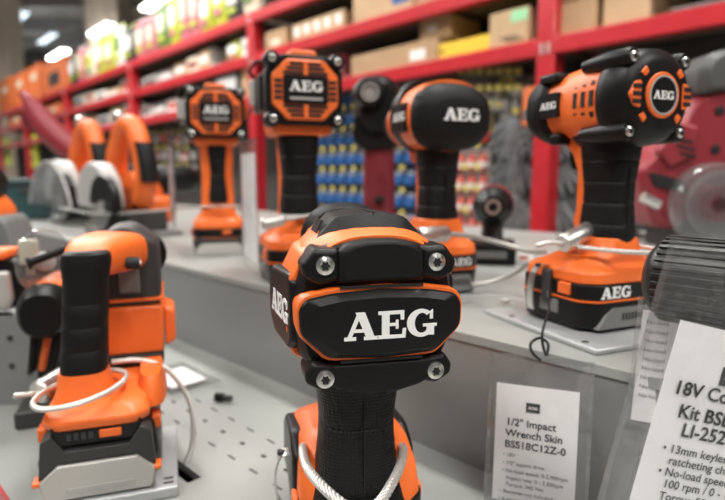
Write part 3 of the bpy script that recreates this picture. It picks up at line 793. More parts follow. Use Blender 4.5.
# ---------------- dark red plunge saw at the right edge
def px_poly(pts, depth): return [(at(u, v, depth).x, at(u, v, depth).z) for u, v in pts]
rs_c = at(705, 176, 1.0)
RS = thing('plunge_saw', 'large dark red saw with grey motor cap and clear round guard at the right edge', 'power tool', (rs_c.x, 1.0, UP))
def rsp(pts): return [(x-rs_c.x, z-UP) for x, z in px_poly(pts, 1.0)]
MB().prism(rp(rsp([(652,228),(640,196),(633,170),(655,152),(676,128),(690,98),(720,88),(770,96),(800,140),(800,226)]), .02), -.02, .13, .012).build('gear_housing', 'toolred', RS, bevel=.004)
MB().prism(rp(rsp([(689,97),(691,70),(700,57),(722,50),(756,54),(772,74),(772,100),(722,92)]), .02), -.035, .12, .014).build('motor_cap', 'capgrey', RS, bevel=.004)
MB().prism(rp(rsp([(650,152),(668,122),(690,128),(684,156),(662,168)]), .006), -.032, -.01, .004).build('vent_block', 'toolred', RS, bevel=.003)
for k in range(3):
    p = rsp([(664+k*3.0, 138+k*7), (682+k*1.5, 142+k*7), (682+k*1.5, 145+k*7), (664+k*3, 141+k*7)])
    MB().prism(p, -.0335, -.02).build('vent_slot', 'dark', RS)
MB().prism(rp(rsp([(642,172),(676,180),(680,192),(648,186)]), .004), -.026, -.01, .002).build('rating_label', 'dark', RS)
MB().cyl(rsp([(634,196)])[0][:1] + (-.03,) + rsp([(634,196)])[0][1:], rsp([(650,204)])[0][:1] + (-.03,) + rsp([(650,204)])[0][1:], .009, n=12).build('lever', 'steel', RS)
for (u, v) in ((712, 112), (708, 150)):
    x, z = rsp([(u, v)])[0]; MB(Matrix.Translation((x, -.021, z))).lathe([(.008, .004), (.008, -.002), (.005, -.003)], n=14).build('screw', 'dark', RS)
gx, gz = rsp([(698, 203)])[0]
def ringprof(r0, r1, y0, y1): return [(r0, y0), (r1, y0), (r1, y1), (r0, y1), (r0, y0)]
MB(Matrix.Translation((gx, -.055, gz))).lathe([(.030, .0), (.066, .0), (.070, .006), (.070, .030)], n=40).build('clear_guard', 'clearguard', RS)
MB(Matrix.Translation((gx, -.060, gz))).lathe([(.050, 0), (.056, -.002), (.056, .006), (.050, .006), (.050, 0)], n=40).build('guard_ring', 'clearguard', RS)
MB(Matrix.Translation((gx, -.056, gz))).lathe([(.034, .03), (.030, -.002), (.012, -.004)], n=24).build('hub', 'toolred_dark', RS)
MB().box((gx+.12, -.05, gz+.010), (.16, .006, .075)).build('clear_window', 'clearguard', RS, bevel=.002)
MB().box((.09, .04, .010), (.34, .22, .020)).build('base_plate', 'lightgrey', RS, bevel=.004)
MB().box((.06, .04, .045), (.22, .12, .07)).build('base_bracket', 'charcoal', RS, bevel=.006)

# ---------------- tools with their chucks towards the camera
def facing_driver(u, v, depth, label, red, big):
    c = at(u, v, depth); T = thing('impact_driver', label, 'power tool', (c.x, depth, UP), math.atan2(c.x, -depth) * -1 + 0)
    T.rotation_euler = (0, 0, PI - math.atan2(c.x, depth) * 1.0)
    # local +Y points to the camera
    hz = c.z - UP
    if big:
        MB().loft([sup(y, -.013, hz-.020, w, h, 2.6, 32) for y, w, h in ((-.10, .028, .030), (-.08, .038, .045), (-.02, .041, .054), (.0, .037, .052), (.016, .028, .038))]).build('head', 'black', T)
        MB().prism(rp([(-.056, hz-.07), (-.036, hz-.09), (.012, hz-.09), (.030, hz-.07), (.026, hz-.03), (-.054, hz-.03)], .008), .004, -.06).build('chin', 'black', T, bevel=.003)
        MB(Matrix.Translation((0, .014, hz))).lathe([(.030, -.01), (.026, .004), (.022, .018), (.017, .020), (.010, .019), (.0085, .006)], n=28)  .build('chuck', 'black', T)
        MB(Matrix.Translation((0, .034, hz))).lathe([(.0150, -.004), (.0150, .001), (.0115, .001), (.0115, -.003)], n=24).build('chuck_ring', 'zinc', T)
        MB().loft([sup(z, 0, y, a, b, 3, 26, 'z') for z, y, a, b in ((.055, -.020, .034, .040), (.09, -.028, .028, .034), (hz-.10, -.035, .027, .033), (hz-.06, -.035, .031, .036))], m=Matrix.Translation((-.016, 0, 0))).build('handle', red, T)
        MB().box((-.016, .006, .11), (.016, .010, .010)).build('handle_mark', 'dark', T, bevel=.002)
    else:
        MB().loft([sup(y, 0, hz, w, w, 2.1, 32) for y, w in ((-.11, .024), (-.095, .034), (-.02, .036), (.004, .033))]).build('head', 'toolred', T)
        MB(Matrix.Translation((0, .002, hz))).lathe([(.034, -.01), (.034, .006), (.030, .016), (.022, .026), (.018, .034), (.012, .034)], n=30).build('chuck', 'black', T)
        MB(Matrix.Translation((0, .034, hz))).lathe([(.013, -.004), (.013, .003), (.008, .003), (.007, -.002)], n=24).build('chuck_ring', 'steel', T)
        MB(Matrix.Translation((0, .020, hz))).lathe([(.027, -.002), (.0275, .001), (.025, .004)], n=30).build('chuck_collar', 'charcoal', T)
        MB().loft([sup(z, 0, y, a, b, 3, 26, 'z') for z, y, a, b in ((.030, -.030, .020, .026), (.06, -.034, .018, .022), (hz-.02, -.038, .020, .024))]).build('handle', 'charcoal', T)
    MB().prism(rrect(-.040, .040, 0, .034 if not big else .06, .006), -.085, .03, .003).build('battery', 'black', T, bevel=.002)
    MB().box((0, .0305, .018), (.05, .003, .012)).build('battery_face', 'midgrey', T)
    return T
facing_driver(370, 95, 0.96, 'black headed impact driver with dark red handle, its chuck facing the camera', 'toolred_dark', True)
facing_driver(493, 206, .96, 'compact driver with black round chuck facing the camera in front of the gloves', 'toolred', False)

# ---------------- drill mostly out of frame on the right: ribbed chuck
dc = at(656, 276, .405); dx = at(790, 268, .345)
HD = thing('hammer_drill', 'hammer drill with black ribbed chuck reaching in from the right edge', 'power tool', (dx.x+.06, dx.y+.01, UP))
def hl(p): return Vector(p) - Vector((dx.x+.06, dx.y+.01, UP))
ax = (dx - dc).normalized()
MX = FR(hl(dc), ax.cross(Vector((0,0,1))), Vector((0,0,1)))     # z = +-ax
if (MX.to_3x3() @ Vector((0,0,1))).dot(ax) < 0: MX = FR(hl(dc), -ax.cross(Vector((0,0,1))), Vector((0,0,1)))
CHK = MB(MX).lathe([(.010, -.003), (.020, -.002), (.0265, .003), (.0295, .008), (.0300, .012), (.0300, .052), (.029, .056), (.029, .060)], n=48, ax='z').build('chuck', 'charcoal2', HD)
for k in range(34):
    a = 2*PI*k/34
    MB(MX @ Matrix.Rotation(a, 4, 'Z')).box((.0300, 0, .030), (.0026, .0026, .044)).build('chuck_rib', 'charcoal2', CHK, bevel=.0005)
MB(MX).lathe([(.029, .060), (.032, .062), (.032, .074), (.030, .078)], n=40, ax='z').build('torque_ring', 'charcoal', HD)
MB(MX).lathe([(.030, .078), (.034, .082), (.036, .12), (.036, .20), (.030, .215)], n=36, ax='z').build('motor_housing', 'orange', HD)
hb = hl(dc + ax*.16)
MB().loft([sup(z, hb.x, hb.y, a, b, 2.8, 26, 'z') for z, a, b in ((.050, .026, .022), (.07, .022, .02), (hb.z-.02, .024, .021))]).build('grip', 'rubber', HD)
MB().prism(rrect(hb.x-.05, hb.x+.05, 0, .05, .008), hb.y-.035, hb.y+.035, .003).build('battery', 'black', HD, bevel=.002)

# ---------------- saws on the far left of the upper deck
def circ_saw(loc, head, sc, label, shield=False):
    T = thing('circular_saw', label, 'power tool', loc, head, sc)
    MB().box((.02, 0, .006), (.13, .26, .012)).build('base_plate', 'midgrey', T, bevel=.002)
    MB().box((.02, .01, .035), (.10, .20, .05)).build('base_rail', 'charcoal', T, bevel=.006)
    def half(r, y0, z0, a0, a1, n=24): return [(y0 + r*math.cos(math.radians(a0 + (a1-a0)*k/n)), z0 + r*math.sin(math.radians(a0 + (a1-a0)*k/n))) for k in range(n+1)]
    MB().prism(half(.092, .035, .085, -12, 192), -.062, -.020, .006, ax='x').build('upper_guard', 'lightgrey', T, bevel=.004)
    lg = MB().prism(half(.066, -.070, .080, 0, 200), -.082, -.062, .003, ax='x').build('lower_guard', 'black', T, bevel=.002)
    MB(Matrix.Translation((-.082, -.072, .072)) @ Matrix.Rotation(PI/2, 4, 'Z')).lathe([(.016, -.002), (.015, .004), (.009, .007)], n=16).build('blade_bolt', 'zinc', lg)
    MB().prism(half(.062, .02, .076, 0, 360, 40)[:-1], -.052, -.050, ax='x').build('blade', 'steel', T)
    # orange handle arch
    path = cr([(.02, .075, .10), (.02, .065, .19), (.02, .020, .255), (.02, -.035, .262), (.02, -.070, .205), (.02, -.085, .13), (.02, -.06, .085)], 6)
    MB().tube(path, [.026]*8 + [.024]*(len(path)-16) + [.026]*8, 14).build('handle', 'orange', T)
    MB().loft([sup(z, .018, y, .020, .016, 3, 18, 'z') for z, y in ((.128, -.108), (.165, -.104), (.205, -.094), (.222, -.084))]).build('handle_grip', 'rubber', T)
    MB(Matrix.Rotation(PI/2, 4, 'Z')).lathe([(.048, -.02), (.050, -.05), (.046, -.09)], Matrix.Translation((0.02, 0, .105)), 24).build('motor_root', 'orange', T)
    MB(Matrix.Rotation(PI/2, 4, 'Z')).lathe([(.030, -.085), (.036, -.10), (.036, -.17), (.028, -.20), (.015, -.21)], Matrix.Translation((.0, 0, .135)), 24).build('motor', 'black', T)
    MB().box((.075, .01, .060), (.09, .12, .07)).build('lower_body', 'orange', T, bevel=.015)
    MB(Matrix.Translation((.02, .035, .285))).lathe([(.004, -.016), (.014, -.014), (.018, 0), (.014, .014), (.004, .016)], n=16).build('front_knob', 'steel', T)
    if shield:
        MB().prism(half(.17, -.07, .0, 20, 160), -.11, -.108, ax='x').build('clear_shield', 'clearguard', T)
        MB().tube([(-.109, y, z) for y, z in half(.17, -.07, .0, 20, 160)], .003, 6).build('shield_rim', 'lightgrey', T)
    return T
q = onz(118, 236, UP); circ_saw((q.x, q.y+.04, UP), math.radians(47), 1.04, 'orange circular saw with black lower guard and pale upper guard, beside the farther driver')
q = onz(68, 226, UP); circ_saw((q.x, q.y+.10, UP), math.radians(46), 1.12, 'orange circular saw with large clear shield, farther left and beyond its twin', True)
# dark red mitre saw
mc = at(60, 210, 2.25); MS = thing('mitre_saw', 'dark red mitre saw with long raised handle arm on the far left of the bench', 'power tool', (mc.x, 2.25, UP))
def ml(u, v, dy=0): p = at(u, v, 2.25); return (p.x-mc.x, dy, p.z-UP)
pth = [ml(21, 93), ml(26, 97), ml(36, 112), ml(48, 128), ml(62, 142), ml(80, 156)]
MB().tube(cr(pth, 5), [.014]*4 + [.020, .024, .028, .032, .036, .040, .043, .046, .048, .049, .050, .050, .050, .050, .049, .048, .047, .046][:22] , 16).build('handle_arm', 'toolred', MS)
MB(Matrix.Translation(ml(30, 118, .06))).lathe([(.02, -.05), (.05, -.04), (.055, .02), (.04, .06)], n=24).build('motor', 'toolred_dark', MS)
p = ml(72, 170); MB(Matrix.Translation((p[0], .05, p[2]))).lathe([(.06, -.03), (.11, -.02), (.11, .02), (.06, .03)], n=28).build('blade_guard', 'charcoal', MS)
MB().box((p[0], .05, .035), (.24, .24, .07)).build('base_table', 'midgrey', MS, bevel=.01)
MB().box((p[0]+.02, .12, p[2]/2), (.08, .06, p[2])).build('pivot_post', 'charcoal', MS, bevel=.006)

# ---------------- left edge: stand, tools, grinder
st = thing('display_stand', 'grey steel stand with bolt holes at the left edge of the lower deck', 'stand', (0, 0, LO))
sp0 = at(44, 396, .66); sx0 = sp0.x - .16
sz = .118
MB().prism(rp([(sx0, 0), (sp0.x, 0), (sp0.x-.012, sz-.03), (sp0.x-.03, sz), (sx0, sz)], .004), .66, .668, ax='y').build('stand_front', 'riser', st, bevel=.001)
MB().box((sx0+.065, .80, sz-.003), (.13, .28, .006)).build('stand_top', 'plate', st, bevel=.001)
MB().box((sx0+.004, .80, sz/2-.004), (.006, .27, sz-.008)).build('stand_side', 'plate', st)
for (u, v) in ((10, 338), (12, 366), (30, 372)):
    p = at(u, v, .66); MB(Matrix.Translation((p.x, .660, p.z-LO))).lathe([(.0035, .002), (.0035, -.0012), (.002, -.0014)], n=12).build('bolt', 'charcoal', st)
E1 = at(-6, 290, .70)
T = thing('cordless_planer', 'black tool with pale battery face on the grey stand at the left edge', 'power tool', (E1.x, .70, LO+sz), math.radians(8))
MB().prism(rp([(-.045, 0), (.030, 0), (.035, .012), (.032, .046), (-.045, .046)], .004), -.034, .03, .003).build('battery_face', 'silverplastic', T, bevel=.002)
MB().prism(rp([(-.05, 0), (.046, 0), (.056, .02), (.050, .052), (.036, .060), (-.05, .060)], .006), -.024, .08, .004).build('battery', 'black', T, bevel=.002)
MB().prism([(-.01, .018), (.012, .026), (.010, .029), (-.012, .022)], -.0346, -.03).build('face_mark', 'dark', T)
MB().box((-.005, -.005, .066), (.07, .05, .012)).build('foot', 'orange', T, bevel=.004)
E2 = at(4, 280, .88)
T = thing('jigsaw', 'orange tool with grey rubber flank standing behind the pale battery at the left edge', 'power tool', (E2.x, .88, LO+sz), math.radians(5))
MB().prism(rp([(-.06, 0), (.010, 0), (.014, .06), (.008, .115), (-.01, .135), (-.06, .135)], .01), -.03, .04, .008).build('body', 'orange', T, bevel=.003)
MB().prism(rp([(.004, 0), (.040, 0), (.040, .045), (.026, .095), (.014, .105), (.010, .06)], .006), -.034, .04, .006).build('rubber_flank', 'midgrey', T, bevel=.003)
MB().prism(rp([(-.05, .13), (.0, .13), (.006, .155), (-.004, .175), (-.05, .175)], .008), -.025, .03, .006).build('top_grip', 'black', T, bevel=.003)
MB().box((-.02, -.031, .030), (.026, .004, .014)).build('side_badge', 'dark', T, bevel=.001)
# angle grinder
gc = at(51, 302, .63)
G_ = thing('angle_grinder', 'orange angle grinder with pale disc and black side handle on the lower deck', 'power tool', (gc.x, .63, LO), math.radians(20))
gz = gc.z - LO
MB().prism(rrect(-.04, .03, 0, .02, .004), -.03, .06).build('mount_block', 'charcoal', G_, bevel=.002)
MB().box((-.005, .02, gz/2), (.03, .04, gz)).build('mount_post', 'black', G_, bevel=.004)
MB().loft([sup(y, .0, gz, w, w, 2.4, 26) for y, w in ((-.03, .018), (-.018, .025), (.05, .024), (.10, .021))]).build('motor_housing', 'orange', G_)
MB().loft([sup(y, .0, gz-.002, w, w*1.1, 2.4, 26) for y, w in ((-.06, .020), (-.045, .026), (-.03, .027))]).build('gear_head', 'black', G_)
MB(Matrix.Translation((-.004, .01, gz+.046)) @ Matrix.Rotation(math.radians(52), 4, 'Z')).lathe([(.038, .0), (.038, .003)], n=40).build('cutting_disc', 'clearguard', G_)
MB(Matrix.Translation((-.004, .01, gz+.046)) @ Matrix.Rotation(math.radians(52), 4, 'Z')).lathe([(.011, -.004), (.011, .006), (.005, .008)], n=20).build('disc_flange', 'lightgrey', G_)
a_, b_ = at(27, 264, .61), at(66, 249, .63)
inv = (Matrix.Translation(G_.location) @ Matrix.Rotation(math.radians(20), 4, 'Z')).inverted()
MB().tube(cr([inv @ a_, inv @ (a_*.7+b_*.3), inv @ b_], 6), [.0065]*3 + [.0045]*10, 10).build('side_handle', 'rubber', G_)
for k in range(3):
    MB(Matrix.Rotation(math.radians(8+4*k), 4, 'Y')).box((-.026+.005*k, -.040, gz-.036), (.008, .010, .07)).build('guard_fin', ('black', 'orange_dark', 'black')[k], G_, bevel=.003)

# ---------------- security sensors (small grey boxes with coiled leads)
def sensor(u, v, depth, label, w=.020, h=.034, m='lightgrey', coil=True):
    c = at(u, v, depth); t = thing('security_sensor', label, 'sensor', c, 0, group='security sensors on the display tools')
    MB().prism(rrect(-w/2, w/2, -h/2, h/2, .003), -.006, .006, .001).build('case', m, t, bevel=.001)
    if coil:
        MB().tube(cr([(0, .002, h/2), (-.010, .002, h/2+.012), (.0, .004, h/2+.026), (.016, .006, h/2+.020), (.020, .010, h/2-.004), (.014, .014, -.01)], 6), .0022, 6).build('lead', 'black', t)
    for k in range(3):
        MB().tube([(-.004+k*.004, 0, -h/2), (-.004+k*.004, 0, -h/2-.012)], .0013, 6).build('lead_strand', 'zinc', t)
    return t
sensor(257, 93, .80, 'grey sensor box on the left shoulder of the larger vented driver')
sensor(183, 110, 1.07, 'grey sensor box on the left shoulder of the smaller vented driver')
# ================================================================== CABLES AND TAGS
def cable(label, loops, R=.0028, strands=6, m='rope', ferrule=None, extra=None, n=6, loc=None):
    """twisted steel security cable: list of (points, closed)"""
    o0 = Vector(loops[0][0][0])
    t = thing('security_cable', label, 'cable', o0, 0, group='steel security cables')
    for pts, closed in loops:
        p = cr([Vector(q)-o0 for q in pts], 14 if strands else 8, closed)
        mb = MB()
        if strands: rope(mb, p, R, strands, closed=closed, n=n)
        else: mb.tube(p, R, 8, closed)
        mb.build('wire', m, t, sharp=80)
    if ferrule:
        for a, b, r in ferrule:
            a = Vector(a)-o0; b = Vector(b)-o0; d = (b-a)
            MB().tube([a, a+d*.05, a+d*.95, b], [r*.85, r, r, r*.85], 16).build('ferrule', 'zinc', t)
    return t
def ring_pts(c, rx, ry, z, tilt=(0, 0), rz=0, n=12):
    out = []
    for k in range(n):
        a = 2*PI*k/n; x = rx*math.cos(a); y = ry*math.sin(a)
        X = x*math.cos(rz) - y*math.sin(rz); Y = x*math.sin(rz) + y*math.cos(rz)
        out.append((c[0]+X, c[1]+Y, z + tilt[0]*x + tilt[1]*y))
    return out
# main tool: loop round the grip, dipping towards the camera
mx, my = main.location.x, main.location.y
cable('thick twisted steel cable looped round the grip of the sharp impact wrench',
      [([at(303, 450, .375), at(307, 467, .345), at(322, 486, .320), at(344, 505, .305), at(362, 513, .300), at(378, 504, .305), at(391, 485, .320), at(400, 466, .345), at(403, 450, .375), at(398, 446, .41), at(375, 446, .435), at(350, 446, .44), at(322, 446, .43), at(306, 446, .405)], True)], R=.0033, strands=6, n=8)
# round medallion wrench
fa, fb = at(563, 244, .525), at(590, 230, .545)
cable('twisted steel cable looped round the foot of the medallion wrench',
      [(ring_pts((.2405, .546), .044, .047, UP+.081, (-.05, .02), hC, 12), True), ([at(536, 246, .515), at(550, 243, .52), fa], False)], R=.0024, strands=6, ferrule=[(fa, fb, .0095)])
# rotary hammer
dloc = DL

dr = Matrix.Rotation(HD_A, 3, 'Z') @ Vector((-.012, -.018, 0)); dg = DL + dr
fa, fb = at(38, 393, .490), at(66, 376, .525)
cable('twisted steel cable looped round the grip root of the rotary hammer',
      [(ring_pts((dg.x-.001, dg.y-.004), .036, .042, DL.z+.0835, (.14, .02), 0, 12), True),
       ([at(14, 396, .475), at(26, 395, .482), fa], False),
       ([at(112, 362, .53), at(140, 360, .535), at(165, 368, .535), at(185, 392, .535), at(193, 418, .53), at(192, 445, .525), onz(186, 463, LO)], False)],
      R=.0026, strands=6, ferrule=[(fa, fb, .011)])
# domed drill: horizontal ferrule and cables to the right
fa, fb = at(418, 236, .60), at(446, 234, .63)
cable('grey cable with silver ferrule running right from the domed drill foot',
      [([fb, at(470, 236, .66), at(500, 243, .68), at(528, 251, .66), at(545, 252, .62)], False), ([at(472, 285, .70), at(495, 281, .71), at(517, 272, .70), at(530, 262, .68)], False)],
      R=.0030, strands=0, m='ropecoat', ferrule=[(fa, fb, .0095)])
fa, fb = at(262, 224, .72), at(284, 220, .73)
cable('grey cable with silver ferrule at the foot of the larger vented driver',
      [(ring_pts((-.085, .790), .042, .040, UP+.096, (0, .02), 0, 12), True), ([fb, at(320, 214, .76), at(360, 213, .80), at(410, 218, .84)], False)], R=.0026, strands=0, m='ropecoat', ferrule=[(fa, fb, .008)])
cable('thin grey cable strung along the saws to the smaller vented driver',
      [([at(60, 208, 1.38), at(100, 214, 1.32), at(150, 211, 1.22), at(200, 207, 1.06), at(240, 206, 1.03)], False)], R=.0020, strands=0, m='ropecoat')
cable('pale cable lying on the deck beyond the medallion wrench',
      [([onz(640, 232, UP), onz(665, 236, UP), onz(690, 240, UP), onz(724, 246, UP)], False)], R=.0035, strands=0, m='ropecoat')

# ---------------- tags
def pouch_mesh(w, h, bulge, seed, bend=0.0, nx=14, ny=22):
    """two thin sheets, origin at the top centre, x right, y up, z out"""
    rnd = random.Random(seed); ph = [rnd.uniform(0, 6) for _ in range(6)]
    vs = []; fs = []
    for side in (0, 1):
        b = len(vs)
        for j in range(ny+1):
            for i in range(nx+1):
                x = (i/nx - .5)*w; y = -j/ny*h
                e = math.sin(PI*i/nx)**.5 * math.sin(PI*j/ny)**.5
                z = (1 if side == 0 else -.5)*bulge*e
                z += .0012*e*math.sin(40*x/w*1.3+ph[0]+9*y/h) + .001*e*math.sin(25*y/h+ph[1]+7*x/w)
                z += bend*(x/w)**2
                vs.append((x, y, z))
        for j in range(ny):
            for i in range(nx):
                a = b + j*(nx+1) + i
                fs.append((a, a+1, a+nx+2, a+nx+1))
    return vs, fs
def info_tag(label, o, right, up, pw, ph, cw, ch, coff, seed, lines, logo_at=None, string=None, bulge=.004):
    M = FR(o, right, up)
    t = bpy.data.objects.new('price_tag', None); COL.objects.link(t); t.empty_display_size = .03; t.matrix_world = M
    tag(t, label, 'tag', 'product tags in clear pouches')
    vs, fs = pouch_mesh(pw, ph, bulge, seed)
    MB().add(vs, fs).build('clear_pouch', 'pouch', t, sharp=80)
    for x0, x1, y0, y1 in ((-pw/2, -pw/2+.003, -ph, 0), (pw/2-.003, pw/2, -ph, 0), (-pw/2, pw/2, -.0035, 0)):
        MB().box(((x0+x1)/2, (y0+y1)/2, 0), (x1-x0, y1-y0, .0008)).build('pouch_seam', 'pouch', t)
    # card, very slightly curled
    x0, y0 = coff; n = 10
    rg = []
    for k in range(n+1):
        x = x0 + cw*k/n; z = .0004*math.sin(PI*k/n)
        rg.append([(x, y0, z), (x, y0, z-.0004), (x, y0-ch, z-.0004), (x, y0-ch, z)])
    card = MB().loft(rg).build('card', 'paper', t)
    for (s, x, y, size, bold, m) in lines:
        text(card, s, Matrix.Translation((x, y, .0009)), size, m, bold)
    if logo_at:
        lx, ly, lw, lh = logo_at
        lg = MB().box((lx, ly, .0009), (lw, lh, .0004)).build('logo_block', 'ink', card)
        logo(lg, FR((lx, ly, .0012), (1,0,0), (0,1,0)), lw*.7, 'paper', .0002)
    if string:
        inv = M.inverted()
        MB().tube(cr([inv @ Vector(p) for p in string], 8), .0012, 8).build('string', 'black', t)
    return t
# nearer card at the riser
d1 = .430
o1 = at(541, 357, d1)
yaw = math.radians(-20)
rt = Vector((math.cos(yaw), math.sin(yaw), 0)); upv = Vector((0.02, .10, 1)).normalized()
M1 = FR(o1, rt, upv).inverted()
def loc1(u, v):
    # intersect pixel ray with the tag plane
    Mi = FR(o1, rt, upv); n_ = Mi.to_3x3() @ Vector((0,0,1)); q = ray(u, v)
    s = (o1 - CAM).dot(n_)/q.dot(n_); p = M1 @ (CAM + q*s); return p.x, p.y
c0 = loc1(497, 383); c1 = loc1(580, 392); pw = loc1(592, 372)[0] - loc1(487, 362)[0]
L1 = []
for s, u, v, size, bold, m in (('1/2" Impact', 506, 424, .0083, .00012, 'ink'), ('Wrench Skin', 505.5, 435, .0083, .00012, 'ink'), ('BSS18C12Z-0', 504.5, 446, .0083, .00012, 'ink'),
        ('• 18V', 503, 455, .0043, 0, 'inkgrey'), ('• 1/2" square drive', 502.5, 463, .0043, 0, 'inkgrey'), ('• No-load speed: 0-2,900rpm', 501.8, 470.5, .0043, 0, 'inkgrey'),
        ('   Impact rate: 0 - 3,200ipm', 501.5, 477.5, .0043, 0, 'inkgrey'), ('   Torque: 360 Nm', 501, 484, .0043, 0, 'inkgrey'), ('• Batteries not included', 499.5, 491, .0043, 0, 'inkgrey'),
        ('• 6 year extended warranty', 498.5, 498.5, .0043, 0, 'inkgrey'), ('• Weight 1.6 kg', 497.8, 506, .0043, 0, 'inkgrey')):
    x, y = loc1(u, v); L1.append((s, x, y, size, bold, m))
lx, ly = loc1(533, 408)
cw1 = c1[0]-c0[0]
ck = .2405, .546
info_tag('clear pouch with white card, black headed list and string loop hanging against the riser', o1, rt, upv, pw, .132, cw1, .096, (c0[0], (c0[1]+c1[1])/2), 3, L1, (lx, ly, .0105, .0075),
         [at(541, 361, d1), at(532, 352, d1+.004), at(531, 343, d1+.010), at(540, 338, d1+.016), at(548, 344, d1+.010), at(546, 355, d1+.004), at(542, 338, d1+.020), at(545, 322, .462), at(549, 312, .478), at(548, 300, .49), at(547, 290, .497)])
# front right card
d2 = .285
o2 = at(742, 254, d2)
rt2 = Vector((math.cos(math.radians(14)), .10, -math.sin(math.radians(14)))); up2 = Vector((math.sin(math.radians(14)), .06, math.cos(math.radians(14))))
Mf2 = FR(o2, rt2, up2); M2 = Mf2.inverted()
def loc2(u, v):
    n_ = Mf2.to_3x3() @ Vector((0,0,1)); q = ray(u, v)
    s = (o2 - CAM).dot(n_)/q.dot(n_); p = M2 @ (CAM + q*s); return p.x, p.y
c0 = loc2(681, 320)
pl_ = loc2(664, 262)
L2 = []
for s, u, v, size, bold, m in (('18V Compact', 672, 392, .0102, .00018, 'ink'), ('Kit BSB18C', 676, 416, .0102, .00018, 'ink'), ('LI-252C', 679, 435, .0102, .00018, 'ink'),
        ('• 13mm keyless', 661, 450, .0064, .00002, 'ink'), ('ratcheting chuck', 666.5, 463, .0064, .00002, 'ink'), ('• No-load speed 0 -', 656, 473, .0064, .00002, 'ink'), ('100 rpm / 0 - 1,700', 661, 486, .0064, .00002, 'ink'),
        ('Torque 55 Nm', 657, 498, .0064, .00002, 'ink'), ('• 2 x batteries', 651, 510, .0064, .00002, 'ink')):
    x, y = loc2(u, v); L2.append((s, x, y, size, bold, m))
lx, ly = loc2(731, 378)
info_tag('large clear pouch with white card in the bottom right corner, nearest tag', o2, rt2, up2, -2*pl_[0], .165, .088, .118, c0, 11, L2, (lx, ly, .013, .010),
         [at(742, 257, d2), at(745, 240, d2+.03), at(752, 232, d2+.10), at(757, 240, .43)], bulge=.006)
# pouch behind it, against the medallion wrench base
o3 = at(678, 300, .40); 
info_tag('small clear pouch with listing, half hidden behind the nearest tag', o3, (1, -.35, -.05), (.12, 0, 1), .052, .10, .044, .085, (-.022, -.010), 5,
         [('No-load', -.019, -.020-.007*k, .0045, 0, 'inkgrey') for k in range(9)], None, [o3, o3+Vector((.004, .01, .02)), o3+Vector((.012, .03, .034))])
# hanging pouches beside the vented drivers
o4 = at(247, 140, .86)
info_tag('tall clear pouch seen edge on between the two vented drivers', o4, (.42, -.9, 0), (0, 0, 1), .11, .20, .085, .16, (-.042, -.02), 8, [], None, [o4, o4+Vector((.0, .0, .03)), at(257, 103, .81)])
o5 = at(170, 132, 1.12)
info_tag('narrow clear pouch left of the smaller vented driver', o5, (.22, -.97, 0), (0, 0, 1), .09, .19, .06, .12, (-.03, -.03), 9, [], None, [o5, o5+Vector((.005, 0, .02)), at(182, 118, 1.07)])
# pouch lying on the lower deck
fl = onz(190, 388, LO)
Z = Vector((0, 0, .006))
info_tag('clear pouch lying flat on the lower deck behind the rotary hammer', fl+Z+BA*-.02, BN, BA*-1, .07, .11, .05, .07, (-.025, -.02), 13, [], None, None, bulge=.004)

# small hardware on the decks
def bolt(u, v, z, label, m, r, h):
    p = onz(u, v, z); t = thing('bolt', label, 'bolt', (p.x, p.y, z))
    MB().lathe([(r*1.5, 0), (r*1.5, .0015), (r*1.0, .0020)], n=20, ax='z').build('washer', m, t)
    MB().lathe([(r, .002), (r, h), (r*.8, h+.0015)], n=6, ax='z').build('bolt_head', m, t)
    return t
bolt(505, 305, UP, 'silver bolt with washer on the upper deck left of the medallion wrench', 'zinc', .006, .006)
bt = thing('bolt', 'black bolt lying on the lower deck near the flat pouch', 'bolt', onz(219, 401, LO)+Vector((0,0,.0055)), math.radians(-15))
MB(Matrix.Rotation(PI/2, 4, 'Z')).lathe([(.0055, -.006), (.0055, .004), (.003, .004)], n=14).build('bolt_head', 'black', bt)
MB(Matrix.Rotation(PI/2, 4, 'Z')).lathe([(.0036, -.018), (.0036, -.006)], n=12).build('shank', 'charcoal', bt)
pz = at(502, 246, .98)
t = thing('label_holder', 'white price label holder on the deck under the gloves', 'label', (pz.x, .98, UP), math.radians(-8))
MB().box((0, 0, .012), (.11, .05, .024)).build('holder_block', 'lightgrey', t, bevel=.002)
MB().box((0, -.0255, .012), (.104, .001, .019)).build('label_card', 'white', t)
for k in range(4): MB().box((-.038+k*.024, -.0262, .010), (.014, .0006, .006)).build('label_print', 'redpack', t)

# ================================================================== GOODS ON THE RACK
def ritem(name, label, cat, u0, u1, vtop, base, d, dep, builder, group=None, z0=None, gap=0):
    """item on a shelf: its front plane at rack depth d, from pixel columns u0..u1"""
    t1, _ = rhit(u0, vtop, d); t0, _ = rhit(u1, vtop, d)
    um = (u0+u1)/2; _, zt = rhit(um, vtop, d)
    zb = TOP[base] if z0 is None else z0
    w = t1 - t0; h = max(.03, zt - zb)
    t = thing(name, label, cat, R((t0+t1)/2, d, zb), rang, group=group)
    builder(t, w, dep, h)
    return t, zb+h
